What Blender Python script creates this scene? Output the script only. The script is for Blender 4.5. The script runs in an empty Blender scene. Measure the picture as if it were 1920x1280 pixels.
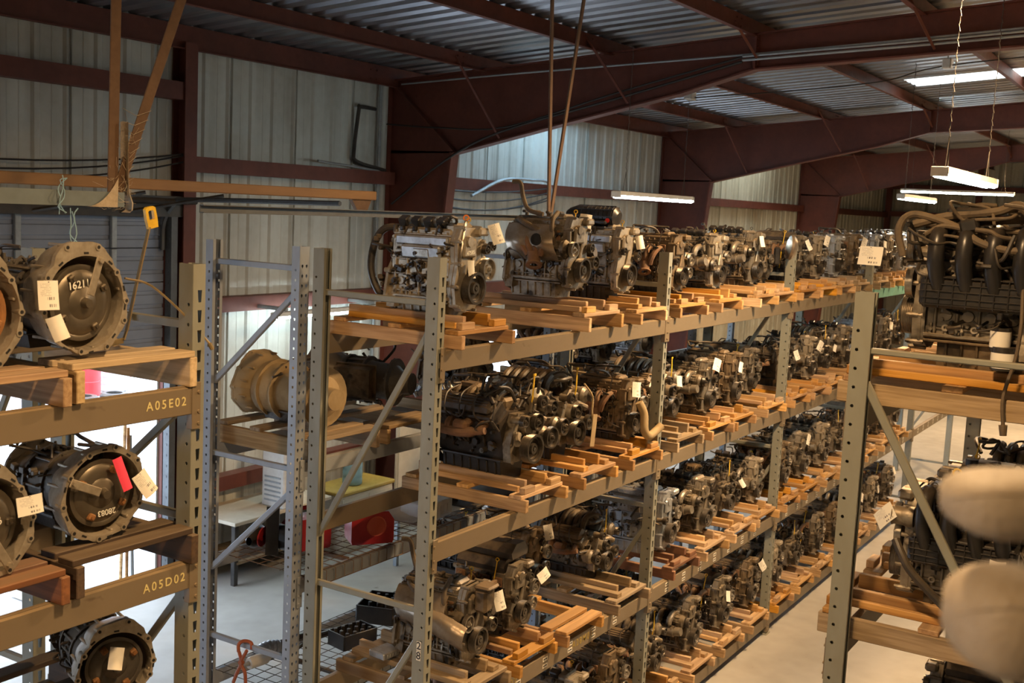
# Engine warehouse: pallet racks of salvaged engines and transmissions in a red-steel shed
import bpy, math, random
from mathutils import Vector, Matrix, Quaternion

# ------------------------------------------------------------------ camera, world, exposure, main lamps
SC = bpy.context.scene
COL = SC.collection
PI = math.pi
CAM_H = 5.18
yaw, pitch, roll, FPX = 0.55294171, -0.11934193, 0.04852678, 2134.61
_f = Vector((math.cos(pitch) * math.cos(yaw), math.cos(pitch) * math.sin(yaw), math.sin(pitch)))
_r = Vector((math.sin(yaw), -math.cos(yaw), 0))
_u = _r.cross(_f)
_r2 = math.cos(roll) * _r + math.sin(roll) * _u
_u2 = -math.sin(roll) * _r + math.cos(roll) * _u
cam_d = bpy.data.cameras.new('camera')
cam_d.sensor_width = 36.0
cam_d.lens = FPX / 1920 * 36
cam_d.clip_start = 0.05
cam_d.clip_end = 300
cam_d.dof.use_dof = True
cam_d.dof.focus_distance = 8.2
cam_d.dof.aperture_fstop = 4.5
cam = bpy.data.objects.new('camera', cam_d)
COL.objects.link(cam)
cam.matrix_world = Matrix(((_r2.x, _u2.x, -_f.x, 0), (_r2.y, _u2.y, -_f.y, 0), (_r2.z, _u2.z, -_f.z, CAM_H), (0, 0, 0, 1)))
SC.camera = cam

W = bpy.data.worlds.new('World')
SC.world = W
W.use_nodes = True
bg = W.node_tree.nodes['Background']
bg.inputs[0].default_value = (0.64, 0.78, 1.0, 1)
bg.inputs[1].default_value = 9.0

SC.view_settings.view_transform = 'Standard'
SC.view_settings.look = 'None'
SC.view_settings.exposure = 0.0
SC.view_settings.gamma = 1.0
SC.view_settings.use_curve_mapping = False

SC.cycles.max_bounces = 6
SC.cycles.diffuse_bounces = 2
SC.cycles.glossy_bounces = 2
SC.cycles.transmission_bounces = 3
SC.cycles.adaptive_threshold = 0.035
SC.cycles.use_light_tree = False

WARM = (1.0, 0.64, 0.32)
LAMPS = [(10.4, 1.6, 7.3, 780), (3.4, 1.5, 7.35, 270), (-1.6, 2.4, 7.3, 260), (20.5, 1.6, 7.35, 620), (31, 3.0, 7.0, 900)]  # high-bay lamps: x, y, z, watts


def R(a):
    return math.radians(a)


# ------------------------------------------------------------------ mesh builder
def frame_of(d):
    d = Vector(d).normalized()
    a = Vector((0, 0, 1)) if abs(d.z) < 0.9 else Vector((1, 0, 0))
    u = d.cross(a).normalized()
    return u, d.cross(u).normalized(), d


class MB:
    def __init__(self):
        self.v, self.f = [], []

    def add(self, vs, fs):
        n = len(self.v)
        self.v += [tuple(x) for x in vs]
        self.f += [tuple(n + i for i in f) for f in fs]
        return self

    def merge(self, o, M=None):
        return self.add([M @ Vector(v) for v in o.v] if M else o.v, o.f)

    def box(self, c, s, bev=0.0, M=None):
        hx, hy, hz = s[0] / 2, s[1] / 2, s[2] / 2
        b = min(bev, hx * .9, hy * .9, hz * .9)
        if b <= 0:
            vs = [(x * hx, y * hy, z * hz) for x in (-1, 1) for y in (-1, 1) for z in (-1, 1)]
            fs = [(0, 1, 3, 2), (4, 6, 7, 5), (0, 4, 5, 1), (2, 3, 7, 6), (0, 2, 6, 4), (1, 5, 7, 3)]
        else:
            vs, idx = [], {}
            for x in (-1, 1):
                for y in (-1, 1):
                    for z in (-1, 1):
                        for k in range(3):
                            p = [x * hx, y * hy, z * hz]
                            for a in range(3):
                                if a != k:
                                    p[a] -= (x, y, z)[a] * b
                            idx[x, y, z, k] = len(vs)
                            vs.append(tuple(p))
            fs = []
            for k in range(3):
                a, c2 = (k + 1) % 3, (k + 2) % 3
                for s1 in (-1, 1):
                    q = []
                    for (p1, p2) in ((-1, -1), (1, -1), (1, 1), (-1, 1)):
                        t = [0, 0, 0]
                        t[k], t[a], t[c2] = s1, p1, p2
                        q.append(idx[t[0], t[1], t[2], k])
                    fs.append(tuple(q) if s1 > 0 else tuple(q[::-1]))
                for s1 in (-1, 1):
                    for s2 in (-1, 1):
                        q = []
                        for (e, kk) in ((-1, a), (1, a), (1, c2), (-1, c2)):
                            t = [0, 0, 0]
                            t[k], t[a], t[c2] = e, s1, s2
                            q.append(idx[t[0], t[1], t[2], kk])
                        fs.append(tuple(q) if s1 * s2 > 0 else tuple(q[::-1]))
            for x in (-1, 1):
                for y in (-1, 1):
                    for z in (-1, 1):
                        q = [idx[x, y, z, k] for k in range(3)]
                        fs.append(tuple(q) if x * y * z > 0 else tuple(q[::-1]))
        T = Matrix.Translation(Vector(c))
        if M:
            T = T @ M.to_4x4()
        return self.add([T @ Vector(p) for p in vs], fs)

    def cyl(self, p0, p1, r0, r1=None, n=12, caps=True):
        r1 = r0 if r1 is None else r1
        p0, p1 = Vector(p0), Vector(p1)
        u, w, d = frame_of(p1 - p0)
        vs = []
        for p, r in ((p0, r0), (p1, r1)):
            for i in range(n):
                a = 2 * PI * i / n
                vs.append(p + u * (math.cos(a) * r) + w * (math.sin(a) * r))
        fs = [(i, (i + 1) % n, n + (i + 1) % n, n + i) for i in range(n)]
        if caps:
            fs += [tuple(range(n))[::-1], tuple(range(n, 2 * n))]
        return self.add(vs, fs)

    def tube(self, pts, r, n=7, caps=True):
        pts = [Vector(p) for p in pts]
        m = len(pts)
        rs = r if isinstance(r, (list, tuple)) else [r] * m
        vs, u = [], None
        for i in range(m):
            d = (pts[min(i + 1, m - 1)] - pts[max(i - 1, 0)])
            if d.length < 1e-9:
                d = Vector((0, 0, 1))
            d.normalize()
            if u is None:
                u = frame_of(d)[0]
            u = (u - d * u.dot(d))
            if u.length < 1e-6:
                u = frame_of(d)[0]
            u.normalize()
            w = d.cross(u)
            for k in range(n):
                a = 2 * PI * k / n
                vs.append(pts[i] + (u * math.cos(a) + w * math.sin(a)) * rs[i])
        fs = []
        for i in range(m - 1):
            for k in range(n):
                fs.append((i * n + k, i * n + (k + 1) % n, (i + 1) * n + (k + 1) % n, (i + 1) * n + k))
        if caps:
            fs += [tuple(range(n))[::-1], tuple(range((m - 1) * n, m * n))]
        return self.add(vs, fs)

    def lathe(self, prof, o, axis, n=24):
        o = Vector(o)
        u, w, d = frame_of(axis)
        vs, fs, rows = [], [], []
        for r, h in prof:
            if r < 1e-6:
                rows.append([len(vs)])
                vs.append(o + d * h)
            else:
                rows.append(list(range(len(vs), len(vs) + n)))
                for i in range(n):
                    a = 2 * PI * i / n
                    vs.append(o + d * h + u * (math.cos(a) * r) + w * (math.sin(a) * r))
        for a, b in zip(rows, rows[1:]):
            for i in range(n):
                j = (i + 1) % n
                if len(a) == 1 and len(b) == 1:
                    continue
                if len(a) == 1:
                    fs.append((a[0], b[j], b[i]))
                elif len(b) == 1:
                    fs.append((a[i], a[j], b[0]))
                else:
                    fs.append((a[i], a[j], b[j], b[i]))
        return self.add(vs, fs)

    def prism(self, poly, o, u, v, w):
        o, u, v, w = Vector(o), Vector(u), Vector(v), Vector(w)
        n = len(poly)
        vs = [o + u * a + v * b for a, b in poly] + [o + u * a + v * b + w for a, b in poly]
        fs = [tuple(range(n))[::-1], tuple(range(n, 2 * n))] + [(i, (i + 1) % n, n + (i + 1) % n, n + i) for i in range(n)]
        return self.add(vs, fs)

    def ring(self, outer, inner, o, u, v, w):
        o, u, v, w = Vector(o), Vector(u), Vector(v), Vector(w)
        n = len(outer)
        vs = []
        for L in (outer, inner):
            vs += [o + u * a + v * b for a, b in L]
        vs += [Vector(p) + w for p in vs]
        fs = []
        for i in range(n):
            j = (i + 1) % n
            fs += [(i, n + i, n + j, j), (2 * n + i, 2 * n + j, 3 * n + j, 3 * n + i), (i, j, 2 * n + j, 2 * n + i), (n + i, 3 * n + i, 3 * n + j, n + j)]
        return self.add(vs, fs)

    def sheet(self, g):
        """g: rows of points"""
        m, n = len(g), len(g[0])
        vs = [p for r in g for p in r]
        return self.add(vs, [(i * n + k, i * n + k + 1, (i + 1) * n + k + 1, (i + 1) * n + k) for i in range(m - 1) for k in range(n - 1)])

    def bolt(self, p, d, r=.008, h=.008):
        p, d = Vector(p), Vector(d).normalized()
        return self.cyl(p, p + d * h, r, r * .92, 6)

    def mesh(self, name, mat, sharp=35):
        me = bpy.data.meshes.new(name)
        me.from_pydata(self.v, [], self.f)
        me.materials.append(mat)
        if sharp:
            me.polygons.foreach_set('use_smooth', [True] * len(me.polygons))
            me.set_sharp_from_angle(angle=R(sharp))
        me.update()
        return me


def spline(pts, k=5):
    pts = [Vector(p) for p in pts]
    P = [pts[0] * 2 - pts[1]] + pts + [pts[-1] * 2 - pts[-2]]
    out = []
    for i in range(1, len(P) - 2):
        a, b, c, d = P[i - 1], P[i], P[i + 1], P[i + 2]
        for j in range(k):
            t = j / k
            out.append(.5 * ((2 * b) + (c - a) * t + (2 * a - 5 * b + 4 * c - d) * t * t + (3 * b - a - 3 * c + d) * t ** 3))
    out.append(pts[-1])
    return out


def circ(r, n, ph=0):
    return [(r * math.cos(2 * PI * i / n + ph), r * math.sin(2 * PI * i / n + ph)) for i in range(n)]


# ------------------------------------------------------------------ object helpers
def obj(name, data, parent=None, M=None):
    o = bpy.data.objects.new(name, data)
    COL.objects.link(o)
    if parent is not None:
        o.parent = parent
    if M is not None:
        o.matrix_local = M
    return o


def tag(o, label=None, cat=None, group=None, kind=None):
    if label:
        o['label'] = label
    if cat:
        o['category'] = cat
    if group:
        o['group'] = group
    if kind:
        o['kind'] = kind
    return o


def thing(name, label, cat, loc=(0, 0, 0), rz=0.0, group=None, s=1.0):
    o = bpy.data.objects.new(name, None)
    COL.objects.link(o)
    o.empty_display_size = .1
    o.location = loc
    o.rotation_euler = (0, 0, rz)
    o.scale = (s, s, s)
    return tag(o, label, cat, group)


def one(name, mb, mat, label, cat, group=None, kind=None, loc=(0, 0, 0), rz=0, sharp=35):
    o = obj(name, mb.mesh(name, mat, sharp))
    o.location = loc
    o.rotation_euler = (0, 0, rz)
    return tag(o, label, cat, group, kind)


def struct(name, mb=None, mat=None, sharp=30):
    o = obj(name, mb.mesh(name, mat, sharp) if mb else None)
    o['kind'] = 'structure'
    return o


_tc = {}


def text_mesh(s, size, mat, stretch=1.0):
    k = (s, size, mat.name, stretch)
    if k not in _tc:
        cu = bpy.data.curves.new('lettering', 'FONT')
        cu.body = s
        cu.size = size
        cu.align_x = 'CENTER'
        cu.align_y = 'CENTER'
        cu.extrude = .0006
        cu.offset = size * .012
        cu.space_character = stretch
        o = bpy.data.objects.new('lettering', cu)
        COL.objects.link(o)
        me = bpy.data.meshes.new_from_object(o)
        COL.objects.unlink(o)
        bpy.data.objects.remove(o)
        me.materials.clear()
        me.materials.append(mat)
        _tc[k] = me
    return _tc[k]


def face_M(p, n, roll=0.0):
    """matrix that lays an XY-plane mesh at p with its normal along n and its X axis horizontal"""
    n = Vector(n).normalized()
    x = Vector((0, 0, 1)).cross(n)
    x = x.normalized() if x.length > 1e-4 else Vector((1, 0, 0))
    y = n.cross(x)
    m = Matrix(((x.x, y.x, n.x, p[0]), (x.y, y.y, n.y, p[1]), (x.z, y.z, n.z, p[2]), (0, 0, 0, 1)))
    return m @ Matrix.Rotation(roll, 4, 'Z')


# ------------------------------------------------------------------ materials
def newmat(name):
    m = bpy.data.materials.new(name)
    m.use_nodes = True
    nt = m.node_tree
    return m, nt, nt.nodes['Principled BSDF']


def N(nt, t, **kw):
    n = nt.nodes.new(t)
    for k, v in kw.items():
        setattr(n, k, v)
    return n


def mixc(nt, fac, a, b, mode='MIX'):
    n = N(nt, 'ShaderNodeMix', data_type='RGBA', blend_type=mode)
    for i, x in ((0, fac), (6, a), (7, b)):
        if isinstance(x, (int, float)):
            n.inputs[i].default_value = x
        elif isinstance(x, (tuple, list)):
            n.inputs[i].default_value = (*x[:3], 1)
        else:
            nt.links.new(x, n.inputs[i])
    return n.outputs[2]


def mth(nt, op, a, b=None, c=None, clamp=False):
    n = N(nt, 'ShaderNodeMath', operation=op, use_clamp=clamp)
    for i, x in enumerate((a, b, c)):
        if x is None:
            continue
        if isinstance(x, (int, float)):
            n.inputs[i].default_value = x
        else:
            nt.links.new(x, n.inputs[i])
    return n.outputs[0]


def ramp(nt, x, a, b):
    n = N(nt, 'ShaderNodeMapRange')
    nt.links.new(x, n.inputs[0])
    n.inputs[1].default_value = a
    n.inputs[2].default_value = b
    return n.outputs[0]


def coords(nt, scale=(1, 1, 1), kind='Object'):
    tc = N(nt, 'ShaderNodeTexCoord')
    mp = N(nt, 'ShaderNodeMapping')
    mp.inputs['Scale'].default_value = scale
    nt.links.new(tc.outputs[kind], mp.inputs[0])
    return mp.outputs[0]


def noise(nt, vec, s, det=4, rough=.55):
    n = N(nt, 'ShaderNodeTexNoise')
    n.inputs['Scale'].default_value = s
    n.inputs['Detail'].default_value = det
    n.inputs['Roughness'].default_value = rough
    nt.links.new(vec, n.inputs['Vector'])
    return n.outputs['Fac']


DUST = (0.300, 0.215, 0.120)


def surf(name, c1, c2, s=6.0, rough=.6, metal=0.0, dust=0.0, dustc=DUST, bump=.0, stretch=(1, 1, 1), rnd=0.0, spots=None, rr=.15):
    m, nt, b = newmat(name)
    L = nt.links
    v = coords(nt, stretch)
    if rnd:
        oi = N(nt, 'ShaderNodeObjectInfo')
        add = N(nt, 'ShaderNodeVectorMath', operation='MULTIPLY_ADD')
        L.new(oi.outputs['Random'], add.inputs[0])
        add.inputs[1].default_value = (37, 11, 53)
        L.new(v, add.inputs[2])
        v = add.outputs[0]
    n1 = noise(nt, v, s, 2)
    n2 = noise(nt, v, s * 5.3, 1.5)
    f = mth(nt, 'ADD', mth(nt, 'MULTIPLY', n1, .7), mth(nt, 'MULTIPLY', n2, .3))
    col = mixc(nt, ramp(nt, f, .36, .64), c1, c2)
    if rnd:
        k = mth(nt, 'MULTIPLY_ADD', oi.outputs['Random'], rnd, 1 - rnd * .5)
        col = mixc(nt, 1.0, col, N(nt, 'ShaderNodeCombineXYZ').outputs[0], 'MULTIPLY') if False else col
        hs = N(nt, 'ShaderNodeHueSaturation')
        L.new(col, hs.inputs['Color'])
        L.new(k, hs.inputs['Value'])
        col = hs.outputs[0]
    if spots:
        col = mixc(nt, ramp(nt, noise(nt, v, spots[1], 2.5, .65), spots[2], spots[2] + .08), col, spots[0])
    rv = mth(nt, 'MULTIPLY_ADD', n2, rr, rough - rr / 2)
    mv = metal
    if dust:
        g = N(nt, 'ShaderNodeNewGeometry')
        sp = N(nt, 'ShaderNodeSeparateXYZ')
        L.new(g.outputs['Normal'], sp.inputs[0])
        up = ramp(nt, sp.outputs[2], -.1, .8)
        d = mth(nt, 'MULTIPLY', mth(nt, 'MULTIPLY_ADD', up, .90, .10), mth(nt, 'MULTIPLY', ramp(nt, f, .25, .62), dust), clamp=True)
        col = mixc(nt, d, col, dustc)
        rv = mth(nt, 'MAXIMUM', rv, mth(nt, 'MULTIPLY', d, .95))
        mv = mth(nt, 'MULTIPLY', mth(nt, 'SUBTRACT', 1.0, d), metal)
    L.new(col, b.inputs['Base Color'])
    L.new(rv, b.inputs['Roughness'])
    if isinstance(mv, (int, float)):
        b.inputs['Metallic'].default_value = mv
    else:
        L.new(mv, b.inputs['Metallic'])
    if bump:
        bp = N(nt, 'ShaderNodeBump')
        bp.inputs['Strength'].default_value = bump
        bp.inputs['Distance'].default_value = .01
        L.new(n2, bp.inputs['Height'])
        L.new(bp.outputs[0], b.inputs['Normal'])
    return m


def plain(name, c, rough=.5, metal=0.0, emit=None, es=0.0):
    m, nt, b = newmat(name)
    b.inputs['Base Color'].default_value = (*c, 1)
    b.inputs['Roughness'].default_value = rough
    b.inputs['Metallic'].default_value = metal
    if emit:
        b.inputs['Emission Color'].default_value = (*emit, 1)
        b.inputs['Emission Strength'].default_value = es
    return m


def wood(name, c1, c2, knot, rnd=.5, grain=1.0):
    """long axis of a board is local Y"""
    m, nt, b = newmat(name)
    L = nt.links
    oi = N(nt, 'ShaderNodeObjectInfo')
    v = coords(nt, (34, 1.8, 34))
    add = N(nt, 'ShaderNodeVectorMath', operation='MULTIPLY_ADD')
    L.new(oi.outputs['Random'], add.inputs[0])
    add.inputs[1].default_value = (91, 17, 53)
    L.new(v, add.inputs[2])
    v = add.outputs[0]
    n1 = noise(nt, v, 1.0, 3, .6)
    n2 = noise(nt, v, .25, 1)
    col = mixc(nt, ramp(nt, n1, .40, .62), c1, c2)
    col = mixc(nt, mth(nt, 'MULTIPLY', ramp(nt, n2, .52, .72), .7), col, knot)
    hs = N(nt, 'ShaderNodeHueSaturation')
    L.new(col, hs.inputs['Color'])
    r2 = mth(nt, 'FRACT', mth(nt, 'MULTIPLY', oi.outputs['Random'], 7.31))
    L.new(mth(nt, 'MULTIPLY_ADD', oi.outputs['Random'], rnd, 1 - rnd * .55), hs.inputs['Value'])
    L.new(mth(nt, 'MULTIPLY_ADD', r2, .35, .85), hs.inputs['Saturation'])
    g = N(nt, 'ShaderNodeNewGeometry')
    sp = N(nt, 'ShaderNodeSeparateXYZ')
    L.new(g.outputs['Normal'], sp.inputs[0])
    d = mth(nt, 'MULTIPLY', ramp(nt, sp.outputs[2], .2, .9), mth(nt, 'MULTIPLY', n1, .55))
    L.new(mixc(nt, d, hs.outputs[0], (.33, .25, .15)), b.inputs['Base Color'])
    b.inputs['Roughness'].default_value = .75
    bp = N(nt, 'ShaderNodeBump')
    bp.inputs['Strength'].default_value = .35 * grain
    bp.inputs['Distance'].default_value = .004
    L.new(n1, bp.inputs['Height'])
    L.new(bp.outputs[0], b.inputs['Normal'])
    return m


def paper_mat(name, base, ink):
    m, nt, b = newmat(name)
    L = nt.links
    tc = N(nt, 'ShaderNodeTexCoord')
    sp = N(nt, 'ShaderNodeSeparateXYZ')
    L.new(tc.outputs['Generated'], sp.inputs[0])
    x, z = sp.outputs[0], sp.outputs[1]

    def band(v, a, c):
        return mth(nt, 'MULTIPLY', mth(nt, 'GREATER_THAN', v, a), mth(nt, 'LESS_THAN', v, c))
    wn = N(nt, 'ShaderNodeTexWhiteNoise', noise_dimensions='1D')
    L.new(mth(nt, 'FLOOR', mth(nt, 'MULTIPLY', x, 60)), wn.inputs['W'])
    bars = mth(nt, 'GREATER_THAN', wn.outputs['Value'], .45)
    code = mth(nt, 'MULTIPLY', bars, mth(nt, 'ADD', mth(nt, 'MULTIPLY', band(z, .10, .20), band(x, .45, .85)), mth(nt, 'MULTIPLY', band(z, .34, .44), band(x, .35, .8))))
    ln = mth(nt, 'GREATER_THAN', mth(nt, 'FRACT', mth(nt, 'MULTIPLY', z, 18)), .68)
    wl = N(nt, 'ShaderNodeTexWhiteNoise', noise_dimensions='2D')
    cb = N(nt, 'ShaderNodeCombineXYZ')
    L.new(mth(nt, 'FLOOR', mth(nt, 'MULTIPLY', x, 26)), cb.inputs[0])
    L.new(mth(nt, 'FLOOR', mth(nt, 'MULTIPLY', z, 18)), cb.inputs[1])
    L.new(cb.outputs[0], wl.inputs['Vector'])
    txt = mth(nt, 'MULTIPLY', mth(nt, 'MULTIPLY', ln, band(z, .48, .92)), mth(nt, 'MULTIPLY', band(x, .12, .62), mth(nt, 'GREATER_THAN', wl.outputs['Value'], .3)))
    hole = mth(nt, 'MULTIPLY', band(x, .47, .53), band(z, .93, .965))
    f = mth(nt, 'ADD', mth(nt, 'MULTIPLY', code, .85), mth(nt, 'ADD', mth(nt, 'MULTIPLY', txt, .45), hole), clamp=True)
    L.new(mixc(nt, f, base, ink), b.inputs['Base Color'])
    b.inputs['Roughness'].default_value = .7
    return m


def dirty_panel(name, base, dirt, sx=2.4, streak=True):
    m, nt, b = newmat(name)
    L = nt.links
    v = coords(nt, (1, 1, 1))
    vs = coords(nt, (3.2, 3.2, .30))
    n1 = noise(nt, v, .45, 5)
    n2 = noise(nt, vs, 1.0, 3, .5)
    n3 = noise(nt, v, 9, 3)
    f = mth(nt, 'ADD', mth(nt, 'MULTIPLY', n1, .45), mth(nt, 'ADD', mth(nt, 'MULTIPLY', n2, .4), mth(nt, 'MULTIPLY', n3, .15)))
    col = mixc(nt, ramp(nt, f, .42, .68), base, dirt)
    col = mixc(nt, mth(nt, 'MULTIPLY', ramp(nt, n2, .66, .84), .4), col, (.16, .10, .06))
    L.new(col, b.inputs['Base Color'])
    b.inputs['Roughness'].default_value = .55
    b.inputs['Metallic'].default_value = .15
    return m


M = {}
M['alu'] = surf('aluminium', (.46, .40, .31), (.30, .255, .19), 9, .42, .6, .42, bump=.12, spots=((.035, .028, .02), 7, .60))
M['alu_dirty'] = surf('dirty_aluminium', (.30, .265, .21), (.10, .082, .058), 8, .45, .6, .62, bump=.2, spots=((.016, .013, .01), 7, .545))
M['alu_brown'] = surf('brown_stained_aluminium', (.20, .145, .085), (.065, .045, .026), 7, .55, .4, .72, (.25, .17, .09), bump=.25, spots=((.014, .011, .008), 7, .54))
M['alu_blue'] = surf('bright_blue_lit_aluminium', (.50, .52, .54), (.34, .36, .38), 9, .40, .7, .35, bump=.1)  # cool light on some engines put into the colour; also bright metal parts
M['iron'] = surf('black_cast_iron', (.018, .016, .015), (.042, .034, .028), 9, .45, .3, .35, (.13, .09, .05), bump=.25)
M['rust'] = surf('rusty_iron', (.23, .115, .058), (.125, .062, .032), 8, .85, .1, .45, bump=.3)
M['rust_orange'] = surf('orange_rusted_steel', (.34, .15, .045), (.20, .085, .03), 7, .75, .2, .3, (.33, .2, .08), bump=.2)
M['plastic'] = surf('black_plastic', (.011, .011, .012), (.020, .019, .018), 8, .34, 0, .28, (.12, .085, .05), bump=.05)
M['plastic_dusty'] = surf('dusty_black_plastic', (.024, .021, .018), (.055, .043, .031), 8, .5, 0, .7, (.21, .15, .085), bump=.05)
M['rubber'] = surf('rubber_hose', (.018, .016, .014), (.040, .032, .024), 10, .5, 0, .5, (.18, .13, .075))
M['conduit'] = surf('dusty_conduit', (.065, .047, .03), (.115, .083, .05), 12, .75, 0, .6, (.22, .155, .085))
M['steel'] = surf('pulley_steel', (.11, .10, .088), (.040, .035, .03), 12, .36, .8, .32, bump=.08)
M['steel_b'] = surf('bare_steel', (.42, .39, .34), (.22, .19, .155), 12, .32, .9, .3, bump=.08)
M['shield'] = surf('heat_shield_metal', (.42, .36, .29), (.24, .19, .14), 6, .33, .85, .5, bump=.15)
M['conv'] = surf('torque_converter_steel', (.155, .13, .095), (.105, .085, .06), 5, .42, .7, .35, (.24, .19, .12))
M['bell'] = surf('bell_housing_alloy', (.44, .385, .30), (.27, .23, .17), 8, .45, .55, .5, bump=.15)
M['belldark'] = surf('dark_bell_housing_alloy', (.12, .11, .095), (.07, .06, .05), 8, .5, .5, .5, (.2, .15, .09), bump=.15)
M['tan_case'] = surf('dusty_tan_case', (.36, .265, .14), (.27, .19, .095), 5, .8, .1, .7, (.40, .28, .13), bump=.15)
M['paper'] = paper_mat('printed_paper_tag', (.80, .76, .66), (.06, .05, .05))
M['paper_plain'] = surf('plain_paper', (.82, .78, .68), (.74, .69, .58), 6, .75)
M['pink'] = plain('pink_tag_paper', (.85, .06, .12), .6)
M['yellow'] = surf('yellow_plastic', (.80, .52, .03), (.66, .40, .02), 14, .45)
M['orange'] = plain('orange_plastic', (.85, .22, .03), .5)
M['red'] = surf('red_plastic', (.42, .022, .022), (.33, .015, .018), 6, .42)
M['red_bright'] = plain('bright_red_plastic', (.75, .03, .03), .4)
M['white_ink'] = plain('white_paint_marker', (.82, .80, .70), .6)
M['yellow_ink'] = plain('yellow_stencil_paint', (.62, .52, .22), .7)
M['ink_faint'] = plain('faded_yellow_stencil', (.34, .25, .06), .8)
M['black_ink'] = plain('black_ink', (.02, .02, .02), .6)
M['hole'] = plain('bore_shade', (.008, .007, .006), .8)  # near-black colour stands in for the shade inside bores
M['wood'] = wood('pallet_pine', (.60, .385, .19), (.40, .235, .105), (.19, .095, .042), .5)
M['wood_orange'] = wood('orange_pine', (.53, .295, .105), (.37, .185, .055), (.18, .08, .028), .5)
M['wood_old'] = wood('weathered_timber', (.38, .275, .16), (.25, .17, .09), (.12, .075, .04), .5)
M['wood_pale'] = wood('pale_dusty_pine', (.62, .46, .27), (.45, .32, .17), (.24, .15, .07), .35)
M['wood_dark'] = wood('oil_dark_timber', (.085, .05, .028), (.05, .03, .018), (.03, .018, .01), .4)
M['wood_red'] = wood('red_brown_timber', (.24, .105, .05), (.165, .07, .033), (.09, .04, .02), .4)
M['rack_beam'] = surf('brown_grey_beam_paint', (.185, .143, .092), (.150, .116, .074), 3.0, .5, .1, .6, (.42, .30, .16), .05, (.5, 1, 1), spots=((.10, .07, .045), 11, .70))
M['rack'] = surf('grey_green_rack_paint', (.250, .255, .210), (.205, .207, .168), 3.5, .5, .1, .45, (.36, .28, .16), .04, (1, 1, .4), spots=((.12, .09, .06), 14, .72))
M['rack_grey'] = surf('blue_grey_rack_paint', (.31, .35, .40), (.26, .295, .335), 3.5, .45, .2, .4, (.36, .28, .17), .04, (1, 1, .4))
M['rack_teal'] = surf('teal_rack_paint', (.13, .32, .27), (.10, .26, .22), 3.5, .5, 0, .4)
M['red_steel'] = surf('red_oxide_steel', (.135, .033, .018), (.095, .023, .013), 2.2, .6, .1, .25, (.16, .08, .05), .03)
M['rust_pipe'] = surf('rusty_brown_steel', (.165, .095, .052), (.115, .062, .034), 7, .7, .2, .35)
M['brown_beam'] = surf('ochre_brown_beam', (.30, .16, .055), (.23, .12, .045), 3, .6, 0, .4, stretch=(.3, 2, 2))
M['galv'] = surf('galvanised_steel', (.36, .40, .42), (.28, .31, .33), 5, .5, .5, .3)
M['dark_galv'] = surf('dull_grey_steel', (.11, .12, .125), (.08, .085, .09), 5, .5, .4, .15)
M['dark_steel'] = surf('dark_steel', (.035, .033, .032), (.055, .05, .045), 5, .5, .4, .25)
M['roof'] = surf('galvanised_roof_sheet', (.38, .40, .44), (.27, .285, .31), 1.1, .33, .8, 0, stretch=(3, .4, 1))
M['wall'] = dirty_panel('dirty_white_wall_sheet', (.55, .57, .53), (.35, .335, .285))
M['wall_far'] = dirty_panel('far_wall_sheet', (.50, .47, .36), (.27, .23, .15))
M['door'] = surf('grey_blue_door_panel', (.235, .27, .34), (.20, .23, .29), 1.5, .5, .2)
M['concrete'] = surf('concrete_floor', (.42, .385, .325), (.335, .305, .25), .8, .75, 0, bump=.05, spots=((.20, .175, .135), 3.2, .72))
M['white_enamel'] = surf('white_enamel', (.66, .65, .60), (.55, .53, .48), 4, .35)
M['cream'] = surf('cream_paint', (.58, .51, .39), (.48, .41, .30), 2, .55)
M['vinyl'] = surf('beige_upholstery', (.36, .29, .20), (.315, .25, .17), 30, .62, 0, bump=.25)
M['tube_on'] = plain('lit_fluorescent_tube', (1, 1, 1), .4, 0, (.80, .96, 1.0), 80)
M['lamp_on'] = plain('lit_high_bay_lamp', (1, 1, 1), .4, 0, WARM, 12)
M['rail_grey'] = surf('grey_rail_paint', (.20, .245, .255), (.16, .195, .205), 4, .5, .2, .12)
M['yellow_dull'] = surf('dull_yellow_paint', (.46, .31, .06), (.36, .24, .045), 5, .55)
M['red_dull'] = plain('orange_red_plastic', (.52, .075, .035), .4)
M['brass'] = surf('dull_yellow_steel', (.30, .225, .11), (.20, .145, .07), 7, .5, .4, .2)
M['web'] = surf('dusty_cobweb', (.56, .46, .33), (.44, .35, .24), 20, .9)
M['blue_cord'] = plain('pale_blue_cord', (.30, .47, .56), .8)
M['wire'] = plain('black_cable', (.022, .018, .016), .6)
M['copper_rust'] = surf('red_rubber_tool_grip', (.42, .11, .04), (.30, .08, .03), 9, .55)

# ------------------------------------------------------------------ the building
YW, XE, XS, YR = 11.5, 46.0, -9.0, -9.0     # inner faces: left wall, end wall, wall behind the camera, right wall
PITCH = 0.42


def roof_z(y, z0=7.22):
    return z0 + (YW - max(y, 0.6)) * 0.085 - max(0, 0.6 - y) * .085


fl = MB()
fl.box(((XS + XE) / 2, (YW + YR) / 2, -.15), (XE - XS + 1, YW - YR + 1, .3))
struct('floor', fl, M['concrete'])
yd = MB()
yd.box((16, 40, -.17), (90, 56, .3))
struct('ground_outside', yd, surf('sunlit_yard_concrete', (.62, .60, .57), (.52, .50, .47), .6, .8))


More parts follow.
